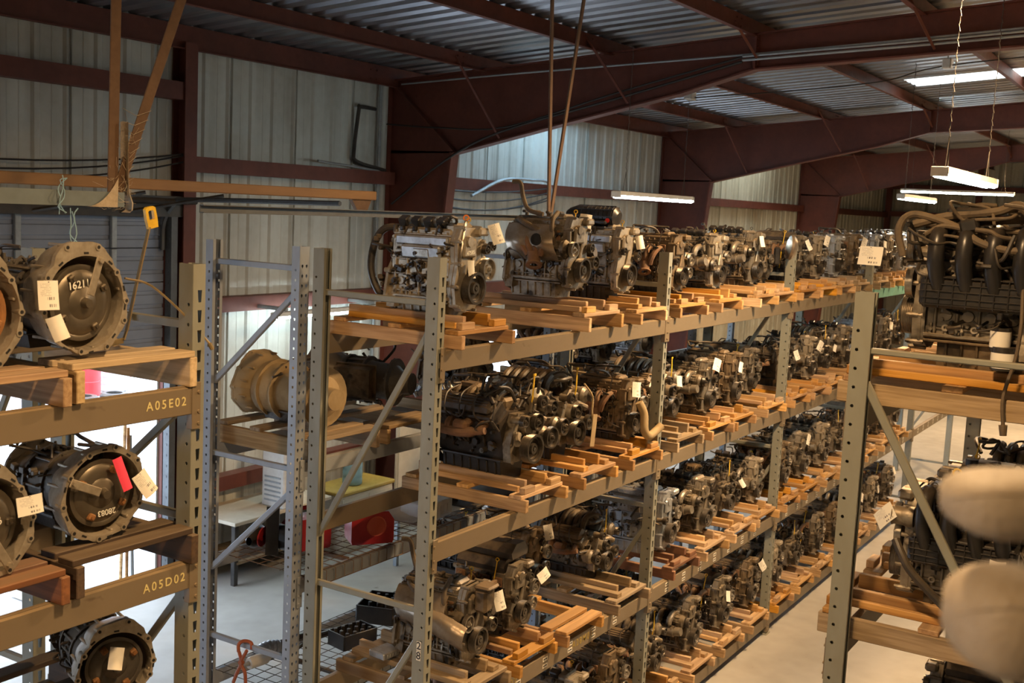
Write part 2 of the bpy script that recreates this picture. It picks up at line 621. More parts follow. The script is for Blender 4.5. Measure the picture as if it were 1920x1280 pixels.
def ribbed(x0, x1, z0, z1, y, dy, first=0.0, rib=.09, h=.028, lip=.004):
    """wall sheet from x0 to x1 with trapezoid ribs, standing on z0; inner face at y, ribs toward dy"""
    xs = [(x0, 0)]
    x = math.floor(x0 / PITCH) * PITCH + PITCH / 2
    while x < x1:
        for a, b in ((-rib / 2 - .02, 0), (-rib / 2 + .012, h), (rib / 2 - .012, h), (rib / 2 + .02, 0)):
            if x0 < x + a < x1:
                xs.append((x + a, b))
        for k in (.21,):
            for a, b in ((-.012, 0), (0, .006), (.012, 0)):
                if x0 < x + k + a < x1:
                    xs.append((x + k + a, b))
        x += PITCH
    xs.append((x1, 0))
    m = MB()
    m.sheet([[(a, y + dy * b, z0) for a, b in xs], [(a, y + dy * b, z1) for a, b in xs]])
    m.sheet([[(a, y - dy * .02, z0) for a, b in (xs[0], xs[-1])], [(a, y - dy * .02, z1) for a, b in (xs[0], xs[-1])]])
    return m


wl = struct('wall_left')
DX0, DX1, DZ = 4.9, 9.98, 4.86          # overhead-door opening in the left wall
HX0, HX1 = -5.2, -0.4                    # another doorway, beside the camera
GX0, GX1, GZ = 17.2, 22.2, 2.9         # second, open doorway behind the long rack
x = XS
k = 0
while x < XE - .01:
    x2 = min(x + PITCH * 3, XE)
    off = .004 * (k % 2)
    for (a, b, z0, z1) in ((x, min(x2, HX0), 0, 7.4), (max(x, HX0), min(x2, HX1), 4.3, 7.4), (max(x, HX1), min(x2, DX0), 0, 7.4), (max(x, DX0), min(x2, DX1), DZ, 7.4), (max(x, DX1), min(x2, GX0), 0, 7.4), (max(x, GX0), min(x2, GX1), GZ, 7.4), (max(x, GX1), x2, 0, 7.4)):
        if b - a > .02:
            m_ = M['wall'] if a < 25 else M['wall_far']
            o = obj('wall_panel', ribbed(a, b, z0, z1, YW + off, -1).mesh('wall_panel', m_, 20), wl)
    x = x2
    k += 1

wb = struct('wall_back')
y = -9.0
while y < YW:
    y2 = min(y + PITCH * 3, YW)
    mb = ribbed(y, y2, 0, 9.0, 0, 1)
    # far wall runs along Y: turn the sheet and set it at XE
    t = MB().add([(XE - v[1], v[0], v[2]) for v in mb.v], mb.f)
    obj('wall_panel', t.mesh('wall_panel', M['wall_far'], 20), wb)
    y = y2
for nm, c, s in (('wall_front', (XS - .1, 1.2, 4.2), (.2, 21, 9)), ('wall_right', (18.5, YR - .1, 4.2), (56, .2, 9))):
    b = MB()
    b.box(c, s)
    struct(nm, b, M['wall_far'])

# roof sheets with ribs running down the slope; a translucent sheet lets daylight in
ce = struct('ceiling')
SKY = [(20.85, 22.1)]
x = XS
k = 0
while x < XE:
    x2 = min(x + 1.05, XE)
    cuts = [(YR, .6), (.6, YW)]
    xs = [(x, 0)]
    for j in range(3):
        c = x + .175 + j * .35
        if c + .09 < x2:
            xs += [(c - .085, 0), (c - .05, .045), (c + .05, .045), (c + .085, 0)]
    xs.append((x2, 0))
    segs = cuts
    sky = any(a - .3 < x < b - .6 for a, b in SKY)
    if sky:
        segs = [(YR, -2.0), (5.22, YW), (-2.0, .6, 's'), (.6, 5.22, 's')]
    if 17.2 < x < 20.3:
        segs = [(YR, .6), (.6, 9.3), (9.3, 11.25, 'c'), (11.25, YW)]
    if 27.5 < x < 31.0:
        segs = [(YR, .6), (.6, 9.2), (9.2, 11.25, 's'), (11.25, YW)]
    for sg in segs:
        m = MB()
        rows = [[(a, yy, roof_z(yy) + b + .002 * (k % 2)) for a, b in xs] for yy in sg[:2]]
        m.sheet(rows)
        if len(sg) == 3:
            if 'sky' not in M:
                mm, nt, b_ = newmat('translucent_roof_sheet')
                tr = N(nt, 'ShaderNodeBsdfTranslucent')
                tr.inputs[0].default_value = (.95, .86, .66, 1)
                nt.links.new(tr.outputs[0], nt.nodes['Material Output'].inputs[0])
                M['sky'] = mm
                mm2 = mm.copy()
                mm2.name = 'clear_roof_sheet'
                [n_ for n_ in mm2.node_tree.nodes if n_.type == 'BSDF_TRANSLUCENT'][0].inputs[0].default_value = (.72, .92, .95, 1)
                M['sky_clear'] = mm2
            obj('skylight_panel', m.mesh('skylight_panel', M['sky' if sg[2] == 's' else 'sky_clear'], 20), ce)
        else:
            m.sheet([[(a, yy, roof_z(yy) + .09) for a in (x, x2)] for yy in sg[:2]])
            obj('roof_panel', m.mesh('roof_panel', M['roof'], 20), ce)
    x = x2
    k += 1

# eave closure so that no daylight leaks between wall and roof
b = MB()
b.box(((XS + XE) / 2, YW + .10, 7.32), (XE - XS + .4, .12, .5))
b.box((XS - .1, 1, 8.4), (.2, 22, 1.2))
struct('trim_1', b, M['dark_steel'])

# purlins (Z sections) along the building
n_p = 0
for yy, dep in ((11.36, .30), (9.75, .21), (7.62, .21), (5.5, .21), (3.4, .21), (1.3, .21)):
    m = MB()
    zt = roof_z(yy) - .01
    t = .012
    poly = [(-.07, 0), (t / 2, 0), (t / 2, -dep + t), (.07, -dep + t), (.07, -dep), (-t / 2, -dep), (-t / 2, -t), (-.07, -t)]
    x = XS
    while x < XE:
        x2 = min(x + 60, XE)
        m.prism(poly, (x, yy, zt), (0, -1, 0), (0, 0, 1), (x2 - x, 0, 0))
        x = x2
    # lap splice plates beside the frames and bolts
    for xf in (14.6, 25.0, 35.4):
        m.box((xf, yy + .012, zt - dep / 2), (1.5, .016, dep * .92))
        for dx in (-.7, -.55, .55, .7):
            m.bolt((xf + dx, yy - .01, zt - dep * .3), (0, -1, 0), .014, .012)
            m.bolt((xf + dx, yy - .01, zt - dep * .75), (0, -1, 0), .014, .012)
    o = struct('roof_purlin', m, M['red_steel'])
    tag(o, None)


def rafter_frame(xf, k):
    """rigid steel frame: tapered column by the left wall, deep haunch and rafter"""
    root = struct('steel_frame')
    w = .2
    tw = .014

    def plate(poly, x0, x1):
        m = MB()
        return m.prism(poly, (x0, 0, 0), (0, 1, 0), (0, 0, 1), (x1 - x0, 0, 0))
    top = [(YW - .02, 7.02), (9.0, 7.22), (5.45, 7.53), (2.2, 7.80), (-2.0, 8.15)]
    bot = [(10.20, 5.93), (8.4, 6.36), (6.47, 6.80), (5.45, 7.10), (2.2, 7.30), (-2.0, 7.66)]
    obj('rafter_web', plate(top + bot[::-1] + [(YW - .02, 5.9)], xf - tw / 2, xf + tw / 2).mesh('rafter_web', M['red_steel']), root)
    obj('column_web', plate([(YW - .02, 0), (YW - .02, 5.95), (10.20, 5.95), (10.75, 0)], xf - tw / 2, xf + tw / 2).mesh('column_web', M['red_steel']), root)

    def flange(pts, name, th=.022, sgn=1):
        m = MB()
        rows = []
        for dz in (0, th * sgn):
            rows.append([(xf - w / 2, p[0], p[1] + dz) for p in pts])
            rows.append([(xf + w / 2, p[0], p[1] + dz) for p in pts])
        n = len(pts)
        vs = [q for r_ in rows for q in r_]
        fs = []
        for i in range(n - 1):
            a = (i, i + 1)
            fs += [(a[0], a[1], n + a[1], n + a[0]), (2 * n + a[0], 3 * n + a[0], 3 * n + a[1], 2 * n + a[1]),
                   (a[0], 2 * n + a[0], 2 * n + a[1], a[1]), (n + a[0], n + a[1], 3 * n + a[1], 3 * n + a[0])]
        for e in (0, n - 1):
            fs.append((e, n + e, 3 * n + e, 2 * n + e))
        m.add(vs, fs)
        obj(name, m.mesh(name, M['red_steel'], 20), root)
    flange(top, 'top_flange', .022, 1)
    flange(bot, 'bottom_flange', .022, -1)
    m = MB()
    m.prism([(10.20, 5.93), (10.24, 5.95), (10.79, 0), (10.75, 0)], (xf - w / 2, 0, 0), (0, 1, 0), (0, 0, 1), (w, 0, 0))
    obj('column_inner_flange', m.mesh('column_inner_flange', M['red_steel']), root)
    m = MB()
    m.box((xf, YW - .03, 3.5), (w, .03, 7.0))
    obj('column_outer_flange', m.mesh('column_outer_flange', M['red_steel']), root)
    # haunch stiffeners, bolted end plate
    m = MB()
    m.prism([(10.18, 5.95), (10.22, 5.95), (YW - .05, 7.0), (YW - .09, 7.0)], (xf - w / 2.2, 0, 0), (0, 1, 0), (0, 0, 1), (w / 1.1, 0, 0))
    m.box((xf, 5.45, 7.32), (w, .03, .46))
    for z in (7.16, 7.26, 7.38, 7.48):
        for s in (-1, 1):
            m.bolt((xf + s * .06, 5.43, z), (0, -1, 0), .016, .016)
    for yy, z in ((11.2, 6.75), (11.0, 6.8), (10.8, 6.82), (11.3, 6.4), (11.05, 6.35)):
        m.bolt((xf - tw / 2, yy, z), (-1, 0, 0), .02, .014)
    obj('haunch_stiffener', m.mesh('haunch_stiffener', M['red_steel']), root)
    # flange braces from purlins down to the bottom flange
    for (y0, z0, y1, z1) in ((9.75, 7.28, 9.35, 6.16), (7.62, 7.5, 7.25, 6.66), (5.5, 7.6, 5.4, 7.2), (3.4, 7.8, 3.2, 7.28)):
        m = MB()
        m.tube([(xf - .75, y0, z0), (xf - .09, y1, z1)], .022, 4)
        obj('flange_brace', m.mesh('flange_brace', M['red_steel']), root)
    return root


for k, xf in enumerate((14.6, 25.0, 35.4)):
    rafter_frame(xf, k)
# intermediate wall post beside the overhead door
m = MB()
for c, s in (((10.25, YW - .12, 3.5), (.02, .24, 7)), ((10.25, YW - .235, 3.5), (.2, .02, 7)), ((10.25, YW - .015, 3.5), (.2, .02, 7))):
    m.box(c, s)
struct('wall_post', m, M['red_steel'])

# girts on the left wall
n = 0
for (x0, x1, z, dep, mt) in ((XS, 10.2, 6.40, .22, 'red_steel'), (10.3, 14.5, 5.50, .2, 'red_steel'), (14.7, 24.9, 5.50, .2, 'red_steel'), (25.1, 35.3, 5.5, .2, 'red_steel'), (35.5, XE, 5.5, .2, 'red_steel'),
                             (10.3, 14.5, 3.66, .2, 'red_steel'), (14.7, 24.9, 3.66, .2, 'red_steel'), (10.3, 14.5, 1.2, .2, 'red_steel'), (22.4, 24.9, 1.2, .2, 'red_steel')):
    m = MB()
    t = .012
    poly = [(0, dep / 2), (.2, dep / 2), (.2, dep / 2 - .03), (.188, dep / 2 - .03), (.188, dep / 2 - t), (.012, dep / 2 - t), (.012, -dep / 2 + t), (.2, -dep / 2 + t), (.2, -dep / 2), (0, -dep / 2)]
    m.prism([(a, b) for a, b in poly], (x0, YW - .22, z), (0, 1, 0), (0, 0, 1), (x1 - x0, 0, 0))
    struct('wall_girt', m, M[mt])
# far wall posts and girts
m = MB()
for yy in (11.3, 8.0, 4.4, .8):
    m.box((XE - .15, yy, 3.9), (.22, .2, 7.8))
struct('wall_post', m, M['red_steel'])
m = MB()
m.box((XE - .12, 2, 5.55), (.2, 19, .2))
struct('wall_girt', m, M['red_steel'])
m = MB()
m.box((XE - .12, 2, 6.6), (.2, 19, .2))
struct('wall_girt', m, M['red_steel'])

# overhead sectional door, raised part way
dr = struct('door_1')
zb, zt = 3.12, 4.86
for i in range(4):
    z0 = zb + i * .435
    m = MB()
    g = []
    for z, o in ((z0 + .004, 0), (z0 + .10, 0), (z0 + .11, .012), (z0 + .15, .012), (z0 + .16, 0), (z0 + .27, 0), (z0 + .28, .012), (z0 + .32, .012), (z0 + .33, 0), (z0 + .425, 0), (z0 + .431, .02)):
        g.append([(DX0 - .1, YW - .05 + o, z), (DX1 + .05, YW - .05 + o, z)])
    m.sheet(g)
    m.sheet([[(a, YW + .0, z) for a in (DX0 - .1, DX1 + .05)] for z in (z0 - .02, z0 + .452)])
    obj('door_panel', m.mesh('door_panel', M['door'], 20), dr)
    for xs_ in (5.3, 6.6, 7.9, 9.2):
        m = MB()
        m.box((xs_, YW - .075, z0 + .215), (.075, .05, .42), .006)
        obj('door_stile', m.mesh('door_stile', M['galv']), dr)
m = MB()
m.box(((DX0 + DX1) / 2, YW - .06, zb - .02), (DX1 - DX0 + .2, .05, .04))
obj('bottom_rail', m.mesh('bottom_rail', M['dark_steel']), dr)
# door tracks: vertical angle with holes, bend and level run
m = MB()
m.box((DX1 + .02, YW - .14, 2.45), (.006, .11, 4.9))
m.box((DX1 + .07, YW - .19, 2.45), (.1, .006, 4.9))
m.tube(spline([(DX1 - .04, YW - .10, 4.4), (DX1 - .04, YW - .12, 4.75), (DX1 - .04, YW - .32, 5.0), (DX1 - .04, YW - .6, 5.05), (DX1 - .04, YW - 3.0, 5.1)], 5), .03, 6)
for i in range(34):
    m.box((DX1 + .016, YW - .14, .2 + i * .14), (.006, .03, .03))
obj('door_track', m.mesh('door_track', M['dark_galv']), dr)
m = MB()
m.box(((DX0 + DX1) / 2, YW - .10, 4.95), (DX1 - DX0 + .6, .22, .26))
m.tube([(DX0, YW - .32, 5.02), (DX1 + .3, YW - .32, 5.02)], .035, 8)
for a in (8.0, 9.2):
    m.tube([(a, YW - .2, 4.86), (a + .9, YW - 1.0, 5.12)], .022, 4)
obj('torsion_shaft', m.mesh('torsion_shaft', M['dark_steel']), dr)
m = MB()
m.box((DX1 + .12, YW - .02, 2.4), (.2, .09, 4.86))
m.box((DX0 - .12, YW - .02, 2.4), (.2, .09, 4.86))
obj('door_jamb', m.mesh('door_jamb', M['red_steel']), dr)

# conduits along the first frame and on the wall
m = MB()
m.tube(spline([(14.48, 11.2, 6.97), (14.48, 9, 7.10), (14.48, 5.4, 7.28), (14.48, 2, 7.50), (14.48, -1.5, 7.8)], 4), .014, 6)
one('conduit_pipe', m, M['galv'], 'thin grey conduit running along the web of the first roof frame', 'conduit')
for q, (dz, lab) in enumerate(((.10, 'upper'), (.15, 'lower'))):
    m = MB()
    m.tube(spline([(14.47, 5.6, 7.10 + dz), (14.47, 2, 7.31 + dz), (14.47, -1.5, 7.6 + dz)], 4), .018, 6)
    one('conduit_pipe', m, M['galv'], lab + ' of two conduits along the bottom of the shallow rafter', 'conduit')
m = MB()
m.tube(spline([(14.46, 11.3, 5.1), (14.46, 10.3, 5.8), (14.46, 9.3, 6.25), (14.46, 7.4, 6.72), (14.46, 5.6, 7.18)], 4), .018, 6)
m.tube(spline([(14.46, 11.45, 6.35), (14.46, 10.4, 6.3), (14.46, 9.2, 6.32), (14.46, 7.4, 6.80), (14.46, 5.6, 7.24)], 4), .014, 6)
one('conduit_pipe', m, M['wire'], 'dark cables following the curved haunch of the first frame', 'cable')
m = MB()
m.tube(spline([(14.1, YW - .1, 6.55), (13.7, YW - .12, 6.55), (13.68, YW - .12, 6.5), (13.62, YW - .1, 5.9), (13.7, YW - .1, 5.72), (14.4, YW - .1, 5.62)], 4), .03, 7)
one('vent_pipe', m, M['dark_steel'], 'dark bent pipe on the wall beside the first column', 'pipe')
m = MB()
m.tube([(14.25, YW - .08, 0), (14.25, YW - .08, 7.0)], .025, 7)
one('conduit_pipe', m, M['galv'], 'vertical grey conduit on the wall beside the first column', 'conduit')
m = MB()
m.tube(spline([(12.7, YW - .2, 5.68), (13.0, YW - .22, 5.66), (13.5, YW - .2, 5.64), (14.1, YW - .2, 5.6)], 3), .02, 6)
one('conduit_pipe', m, M['galv'], 'short pale pipe lying along the wall girt', 'pipe')
# junction boxes and the cable strung between them under the roof of the second bay
for q, p in enumerate(((15.2, 6.62, 6.84), (17.0, 3.55, 7.43))):
    m = MB()
    m.box((0, 0, 0), (.16, .12, .14), .008)
    m.box((-.085, 0, 0), (.012, .10, .12), .004)
    m.tube([(0, 0, .07), (0, 0, (roof_z(p[1]) - p[2] - .04))], .012, 6)
    one('junction_box', m, M['white_enamel'], ('small pale junction box under the haunch of the first frame', 'small pale junction box hanging beside the skylight')[q], 'junction box', loc=p)
m = MB()
m.tube(spline([(15.2, 6.6, 6.80), (16.0, 5.3, 6.98), (16.6, 4.3, 7.16), (17.0, 3.6, 7.40), (17.2, 1.5, 7.62), (17.3, 0, 7.8)], 5), .009, 5)
one('overhead_cable', m, M['wire'], 'thin black cable strung between two junction boxes under the roof', 'cable')
# sagging cables on the left wall
for q, (x0, z0, x1, z1, sag) in enumerate(((5.0, 5.55, 10.2, 5.62, .18), (5.0, 5.49, 10.2, 5.60, .24), (5.0, 5.40, 10.2, 5.52, .26))):
    m = MB()
    pts = [(x0 + (x1 - x0) * t, YW - .18, z0 + (z1 - z0) * t - sag * 4 * t * (1 - t)) for t in [i / 12 for i in range(13)]]
    m.tube(pts, .011, 5)
    one('sagging_cable', m, M['wire'], ('topmost', 'middle', 'lowest')[q] + ' of three black cables sagging across the wall above the door', 'cable')
for q, (z0, sag) in enumerate(((5.42, .10), (5.34, .18), (5.26, .26), (5.2, .2))):
    m = MB()
    pts = [(14.8 + 4.6 * t, YW - .26, z0 - sag * 4 * t * (1 - t) + .12 * t) for t in [i / 12 for i in range(13)]]
    m.tube(pts, .014, 5)
    one('sagging_cable', m, M['wire'], ('first', 'second', 'third', 'lowest')[q] + ' of four cables sagging on the wall behind the rack, counted from above', 'cable')
m = MB()
m.tube(spline([(16.6, YW - .28, 5.3), (17.6, YW - .28, 5.62), (18.6, YW - .28, 5.66), (19.3, YW - .28, 5.6), (19.36, YW - .28, 5.0), (19.36, YW - .28, 4.3)], 4), .03, 6)
one('conduit_pipe', m, M['galv'], 'bright bent conduit on the wall behind the top engines', 'conduit')

# ------------------------------------------------------------------ pallet racking
POST_H = 4.81


def holed(m, w, zs, pitch, shape, xc, P, z_top, z_bot=0.0):
    """flat strip of width w with one hole per pitch; shape = hole outline, P maps (a, z) to a point"""
    n = len(shape)
    z = z_bot
    for zc in zs:
        z0, z1 = zc - pitch / 2, zc + pitch / 2
        if z0 > z + 1e-4:
            m.add([P(0, z), P(w, z), P(w, z0), P(0, z0)], [(0, 1, 2, 3)])
        if n == 4:
            out = [(0, z0), (w, z0), (w, z1), (0, z1)]
        else:
            out = [(0, z0), (xc, z0), (w, z0), (w, zc), (w, z1), (xc, z1), (0, z1), (0, zc)]
        inn = [(xc + a, zc + b) for a, b in shape]
        vs = [P(*q) for q in out] + [P(*q) for q in inn]
        m.add(vs, [(i, (i + 1) % n, n + (i + 1) % n, n + i) for i in range(n)])
        z = z1
    if z_top > z + 1e-4:
        m.add([P(0, z), P(w, z), P(w, z_top), P(0, z_top)], [(0, 1, 2, 3)])


KEY = [(-.009, -.031), (.009, -.031), (.014, .031), (-.014, .031)]
TEAR = [(.010 * math.cos(-PI * .75 + PI / 4 * i) * (.55 if i in (0, 1, 2) else 1), .014 * math.sin(-PI * .75 + PI / 4 * i) * (1.3 if i == 1 else 1)) for i in range(8)]
RND = [(.0095 * math.cos(-PI * .75 + PI / 4 * i), .0095 * math.sin(-PI * .75 + PI / 4 * i)) for i in range(8)]
SQ = [(-.008, -.009), (.008, -.009), (.008, .009), (-.008, .009)]


def post_mesh(name, mat, w, d, style):
    m = MB()
    p = .1016 if style == 'key' else .071
    zs = [p * .75 + p * i for i in range(int((POST_H - p) / p))]
    if style == 'key':
        holed(m, w, zs, p, KEY, w * .55, lambda a, z: (a, 0, z), POST_H)
        so, hs = w * 0 + d * .30, RND
    else:
        holed(m, w / 2, zs, p, TEAR, w * .28, lambda a, z: (a, 0, z), POST_H)
        holed(m, w / 2, zs, p, TEAR, w * .22, lambda a, z: (w / 2 + a, 0, z), POST_H)
        so, hs = d * .5, SQ
    zs2 = [z - p * .42 for z in zs[1:]]
    for x_ in (0, w):
        holed(m, d, zs2, p, hs, so, lambda a, z: (x_, a, z), POST_H)
    for x0, x1 in ((0, w * .27), (w * .73, w)):
        m.add([(x0, d, 0), (x1, d, 0), (x1, d, POST_H), (x0, d, POST_H)], [(0, 1, 2, 3)])
    me = m.mesh(name, mat, 0)
    return me


_pm = {}


def post(parent, style, mat, w, d, y, flip):
    k = (style, mat)
    if k not in _pm:
        _pm[k] = post_mesh('post', M[mat], w, d, style)
    o = obj('post', _pm[k], parent)
    if flip:
        o.scale = (1, -1, 1)
        o.location = (0, y + d, 0)
    else:
        o.location = (0, y, 0)
    so = o.modifiers.new('sheet_thickness', 'SOLIDIFY')
    so.thickness = .003
    so.offset = 0
    return o


def bar(m, p0, p1, a, b):
    """channel-like bar of section a x b between two points"""
    p0, p1 = Vector(p0), Vector(p1)
    d = p1 - p0
    q = Vector((0, 1, 0)).rotation_difference(d)
    return m.box((p0 + p1) / 2, (a, d.length, b), min(a, b) * .18, q.to_matrix())


def upright(label, x, y, style='key', mat='rack', w=.08, d=.10, depth=1.10, flip=False, rungs=(4.5, 2.37, .3), diags=((4.33, 2.72), (2.18, .6)), group=None, rear=True):
    r = thing('upright_frame', label, 'rack frame', (x, y, 0), 0, group)
    s = -1 if flip else 1
    if flip:
        post(r, style, mat, w, d, -d, True)
        post(r, style, mat, w, d, -depth, False)
    else:
        post(r, style, mat, w, d, 0, False)
        post(r, style, mat, w, d, depth - d, True)
    for z in rungs:
        m = MB()
        bar(m, (w * .5, s * d * .8, z), (w * .5, s * (depth - d * .8), z), .032, .045)
        obj('horizontal_brace', m.mesh('horizontal_brace', M[mat]), r)
    for z0, z1 in diags:
        m = MB()
        bar(m, (w * .5, s * d * .8, z0), (w * .5, s * (depth - d * .8), z1), .032, .045)
        obj('diagonal_brace', m.mesh('diagonal_brace', M[mat]), r)
    for yy in (d / 2, depth - d / 2):
        m = MB()
        m.box((w / 2, s * yy, .005), (w + .06, d + .05, .01), .003)
        m.bolt((w + .015, s * yy, .01), (0, 0, 1), .012, .02)
        obj('foot_plate', m.mesh('foot_plate', M[mat]), r)
    return r


_bm = {}


def beam(label, x0, x1, y, ztop, face=-1, h=.145, mat='rack_beam', stickers=(), text=None, tmat='yellow_ink', group=None, tx=None):
    """shelf beam: box section with a ledge and hooked end connectors; face = side the front looks to"""
    L = x1 - x0
    r = thing('shelf_beam', label, 'shelf beam', (x0, y, ztop), 0, group)
    k = (round(L, 3), face, h, mat)
    if k not in _bm:
        m = MB()
        f = face
        poly = [(0, 0), (f * .030, 0), (f * .030, -.004), (f * .052, -.008), (f * .052, -h + .004), (f * .048, -h), (0, -h)]
        poly = poly if f < 0 else poly[::-1]
        m.prism(poly, (0, -f * .026, 0), (0, 1, 0), (0, 0, 1), (L, 0, 0))
        c = MB()
        c.box((0, f * .028, -.10), (.055, .006, .24), .002)
        c.box((.026, f * .010, -.10), (.006, .042, .24), .002)
        for z in (-.03, -.13, -.19):
            c.cyl((-.012, f * .03, z), (-.012, f * .038, z), .010, .008, 8)
        _bm[k] = (m.mesh('beam_body', M[mat]), c.mesh('end_connector', M[mat]))
    b, c = _bm[k]
    obj('beam_body', b, r)
    for xx, sx in ((-.02, 1), (L + .02, -1)):
        o = obj('end_connector', c, r)
        o.location = (xx, 0, 0)
        o.scale = (sx, 1, 1)
    for sx in stickers:
        for dz in (-.042, -.098):
            m = MB()
            m.box((sx, face * .0268, dz), (.075, .0012, .034))
            for q in range(2):
                pass
            st = obj('label_sticker', m.mesh('label_sticker', M['paper_plain']), r)
            for a, ww in ((-.018, .022), (.014, .028)):
                m2 = MB()
                m2.box((sx + a, face * .0277, dz), (ww, .0006, .013))
                obj('printed_code', m2.mesh('printed_code', M['black_ink']), st)
    if text:
        for (s_, px, size, mt) in text:
            o = obj('stencil_lettering', text_mesh(s_, size, M[mt], 1.35), r, face_M((px, face * .0272, -h / 2), (0, face, 0)))
    return r


ORD = ('first', 'second', 'third', 'fourth', 'fifth', 'sixth', 'seventh')
BX = [6.13 + 3.66 * i for i in range(6)]
YF, YB = 4.37, 5.47                      # front and back of the long rack
LEVELS = (4.19, 2.865, 1.55, .25)
SHELF = ('top', 'second', 'third', 'bottom')
for i, x in enumerate(BX):
    r = upright(f'grey-green upright frame of the long engine rack, {ORD[i]} from its near end', x, YF, depth=YB - YF, group='upright frames of the long engine rack')
    if i == 0:
        for s_, z in (('2', 2.135), ('8', 2.065)):
            m = MB()
            m.box((-.004, .045, z), (.002, .036, .066))
            pl = obj('number_plate', m.mesh('number_plate', M['paper_plain']), r)
            obj('printed_digit', text_mesh(s_, .075, M['black_ink']), pl, face_M((-.0055, .045, z), (-1, 0, 0)))
for i in range(5):
    for j, z in enumerate(LEVELS):
        mt = 'rack_teal' if (i == 3 and j == 0) else 'rack_beam'
        st = [.35 + .42 * q for q in range(7)] if j == 2 else ()
        tx = None
        if j == 2:
            tx = [('A28M02', .98, .085, 'ink_faint'), ('A28M01', 2.25, .085, 'ink_faint')] if i == 0 else None
        beam(f'{"teal" if mt == "rack_teal" else "grey-green"} front beam under the {SHELF[j]} shelf, {ORD[i]} bay of the long engine rack', BX[i] + .08, BX[i + 1], YF + .015, z, -1, mat=mt, stickers=st, text=tx, group='front beams of the long engine rack')
        if i < 3:
            beam(f'rear beam under the {SHELF[j]} shelf, {ORD[i]} bay of the long engine rack', BX[i] + .08, BX[i + 1], YB - .015, z, 1, group='rear beams of the long engine rack')

# back row: blue-grey frames behind the long rack
for i, x in enumerate(BX[:4]):
    upright(f'blue-grey perforated upright frame behind the long rack, {ORD[i]} from its near end', x, 5.60, 'tear', 'rack_grey', .10, .075, .95, rungs=(4.65, 3.165, 1.70), diags=((4.48, 3.72), (3.0, 2.24), (1.5, .8)), group='upright frames of the back row')
for i in range(3):
    for q, z in enumerate((3.22, 2.33, 1.36)):
        for f, yy, nm in ((-1, 5.62, 'front'), (1, 6.53, 'rear')):
            beam(f'{nm} beam under the {("upper", "middle", "lower")[q]} shelf, {ORD[i]} bay of the back row', BX[i] + .1, BX[i + 1], yy, z, f, .115, 'rack_grey', group='beams of the back row')

# near rack of transmissions (stencilled A05)
AX = (.38, 4.0 - .02)
for i, x in enumerate(AX):
    upright(('near' if i == 0 else 'stencilled') + (' end upright frame of the transmission rack' if i == 0 else ' grey-green upright frame at the end of the transmission rack'), x, 4.34, depth=1.12, rungs=(4.5, 3.5, 2.37, .3), diags=((4.1, 3.3), (3.1, 1.9)), group='upright frames of the transmission rack')
for i, x in enumerate(AX):
    upright(f'upright frame behind the transmission rack, {("near", "far")[i]} end', x, 5.62, depth=1.05, group='upright frames behind the transmission rack')
for q, (z, t) in enumerate(((4.195, 'A05E02'), (3.285, 'A05D02'), (2.36, None), (1.4, None))):
    nm = ('top', 'second', 'third', 'lowest')[q]
    L = AX[1] - AX[0] - .08
    beam(f'{nm} front beam of the transmission rack' + (f' stencilled {t}' if t else ''), AX[0] + .08, AX[1], 4.355, z, -1, .142, text=[(t, L - .17, .062, 'yellow_ink')] if t else None, group='front beams of the transmission rack')
    beam(f'{nm} rear beam of the transmission rack', AX[0] + .08, AX[1], 5.445, z, 1, .142, group='rear beams of the transmission rack')

# rack across the aisle on the right: front faces the aisle (+Y)
CX = (6.1, 9.76, 13.42)
for i, x in enumerate(CX):
    upright(f'grey-green upright frame of the rack across the aisle, {ORD[i]} from its near end', x, 1.635, flip=True, depth=1.10, group='upright frames of the rack across the aisle')
for i in range(2):
    for j, z in enumerate(LEVELS):
        beam(f'aisle-side beam under the {SHELF[j]} shelf, {ORD[i]} bay of the rack across the aisle', CX[i] + .08, CX[i + 1], 1.62, z, 1, group='beams of the rack across the aisle')
        if i == 0:
            beam(f'far-side beam under the {SHELF[j]} shelf of the rack across the aisle', CX[i] + .08, CX[i + 1], .55, z, -1, group='beams of the rack across the aisle')

# ------------------------------------------------------------------ pallets
_bd = {}


def board(parent, name, size, loc, mat, rz=0.0, key=None):
    """timber piece whose long axis is local Y; rz turns it"""
    k = (tuple(round(s, 3) for s in size), mat)
    if k not in _bd:
        m = MB()
        m.box((0, 0, 0), size, .004)
        _bd[k] = m.mesh('board', M[mat])
    o = obj(name, _bd[k], parent)
    o.location = loc
    o.rotation_euler = (0, 0, rz)
    return o


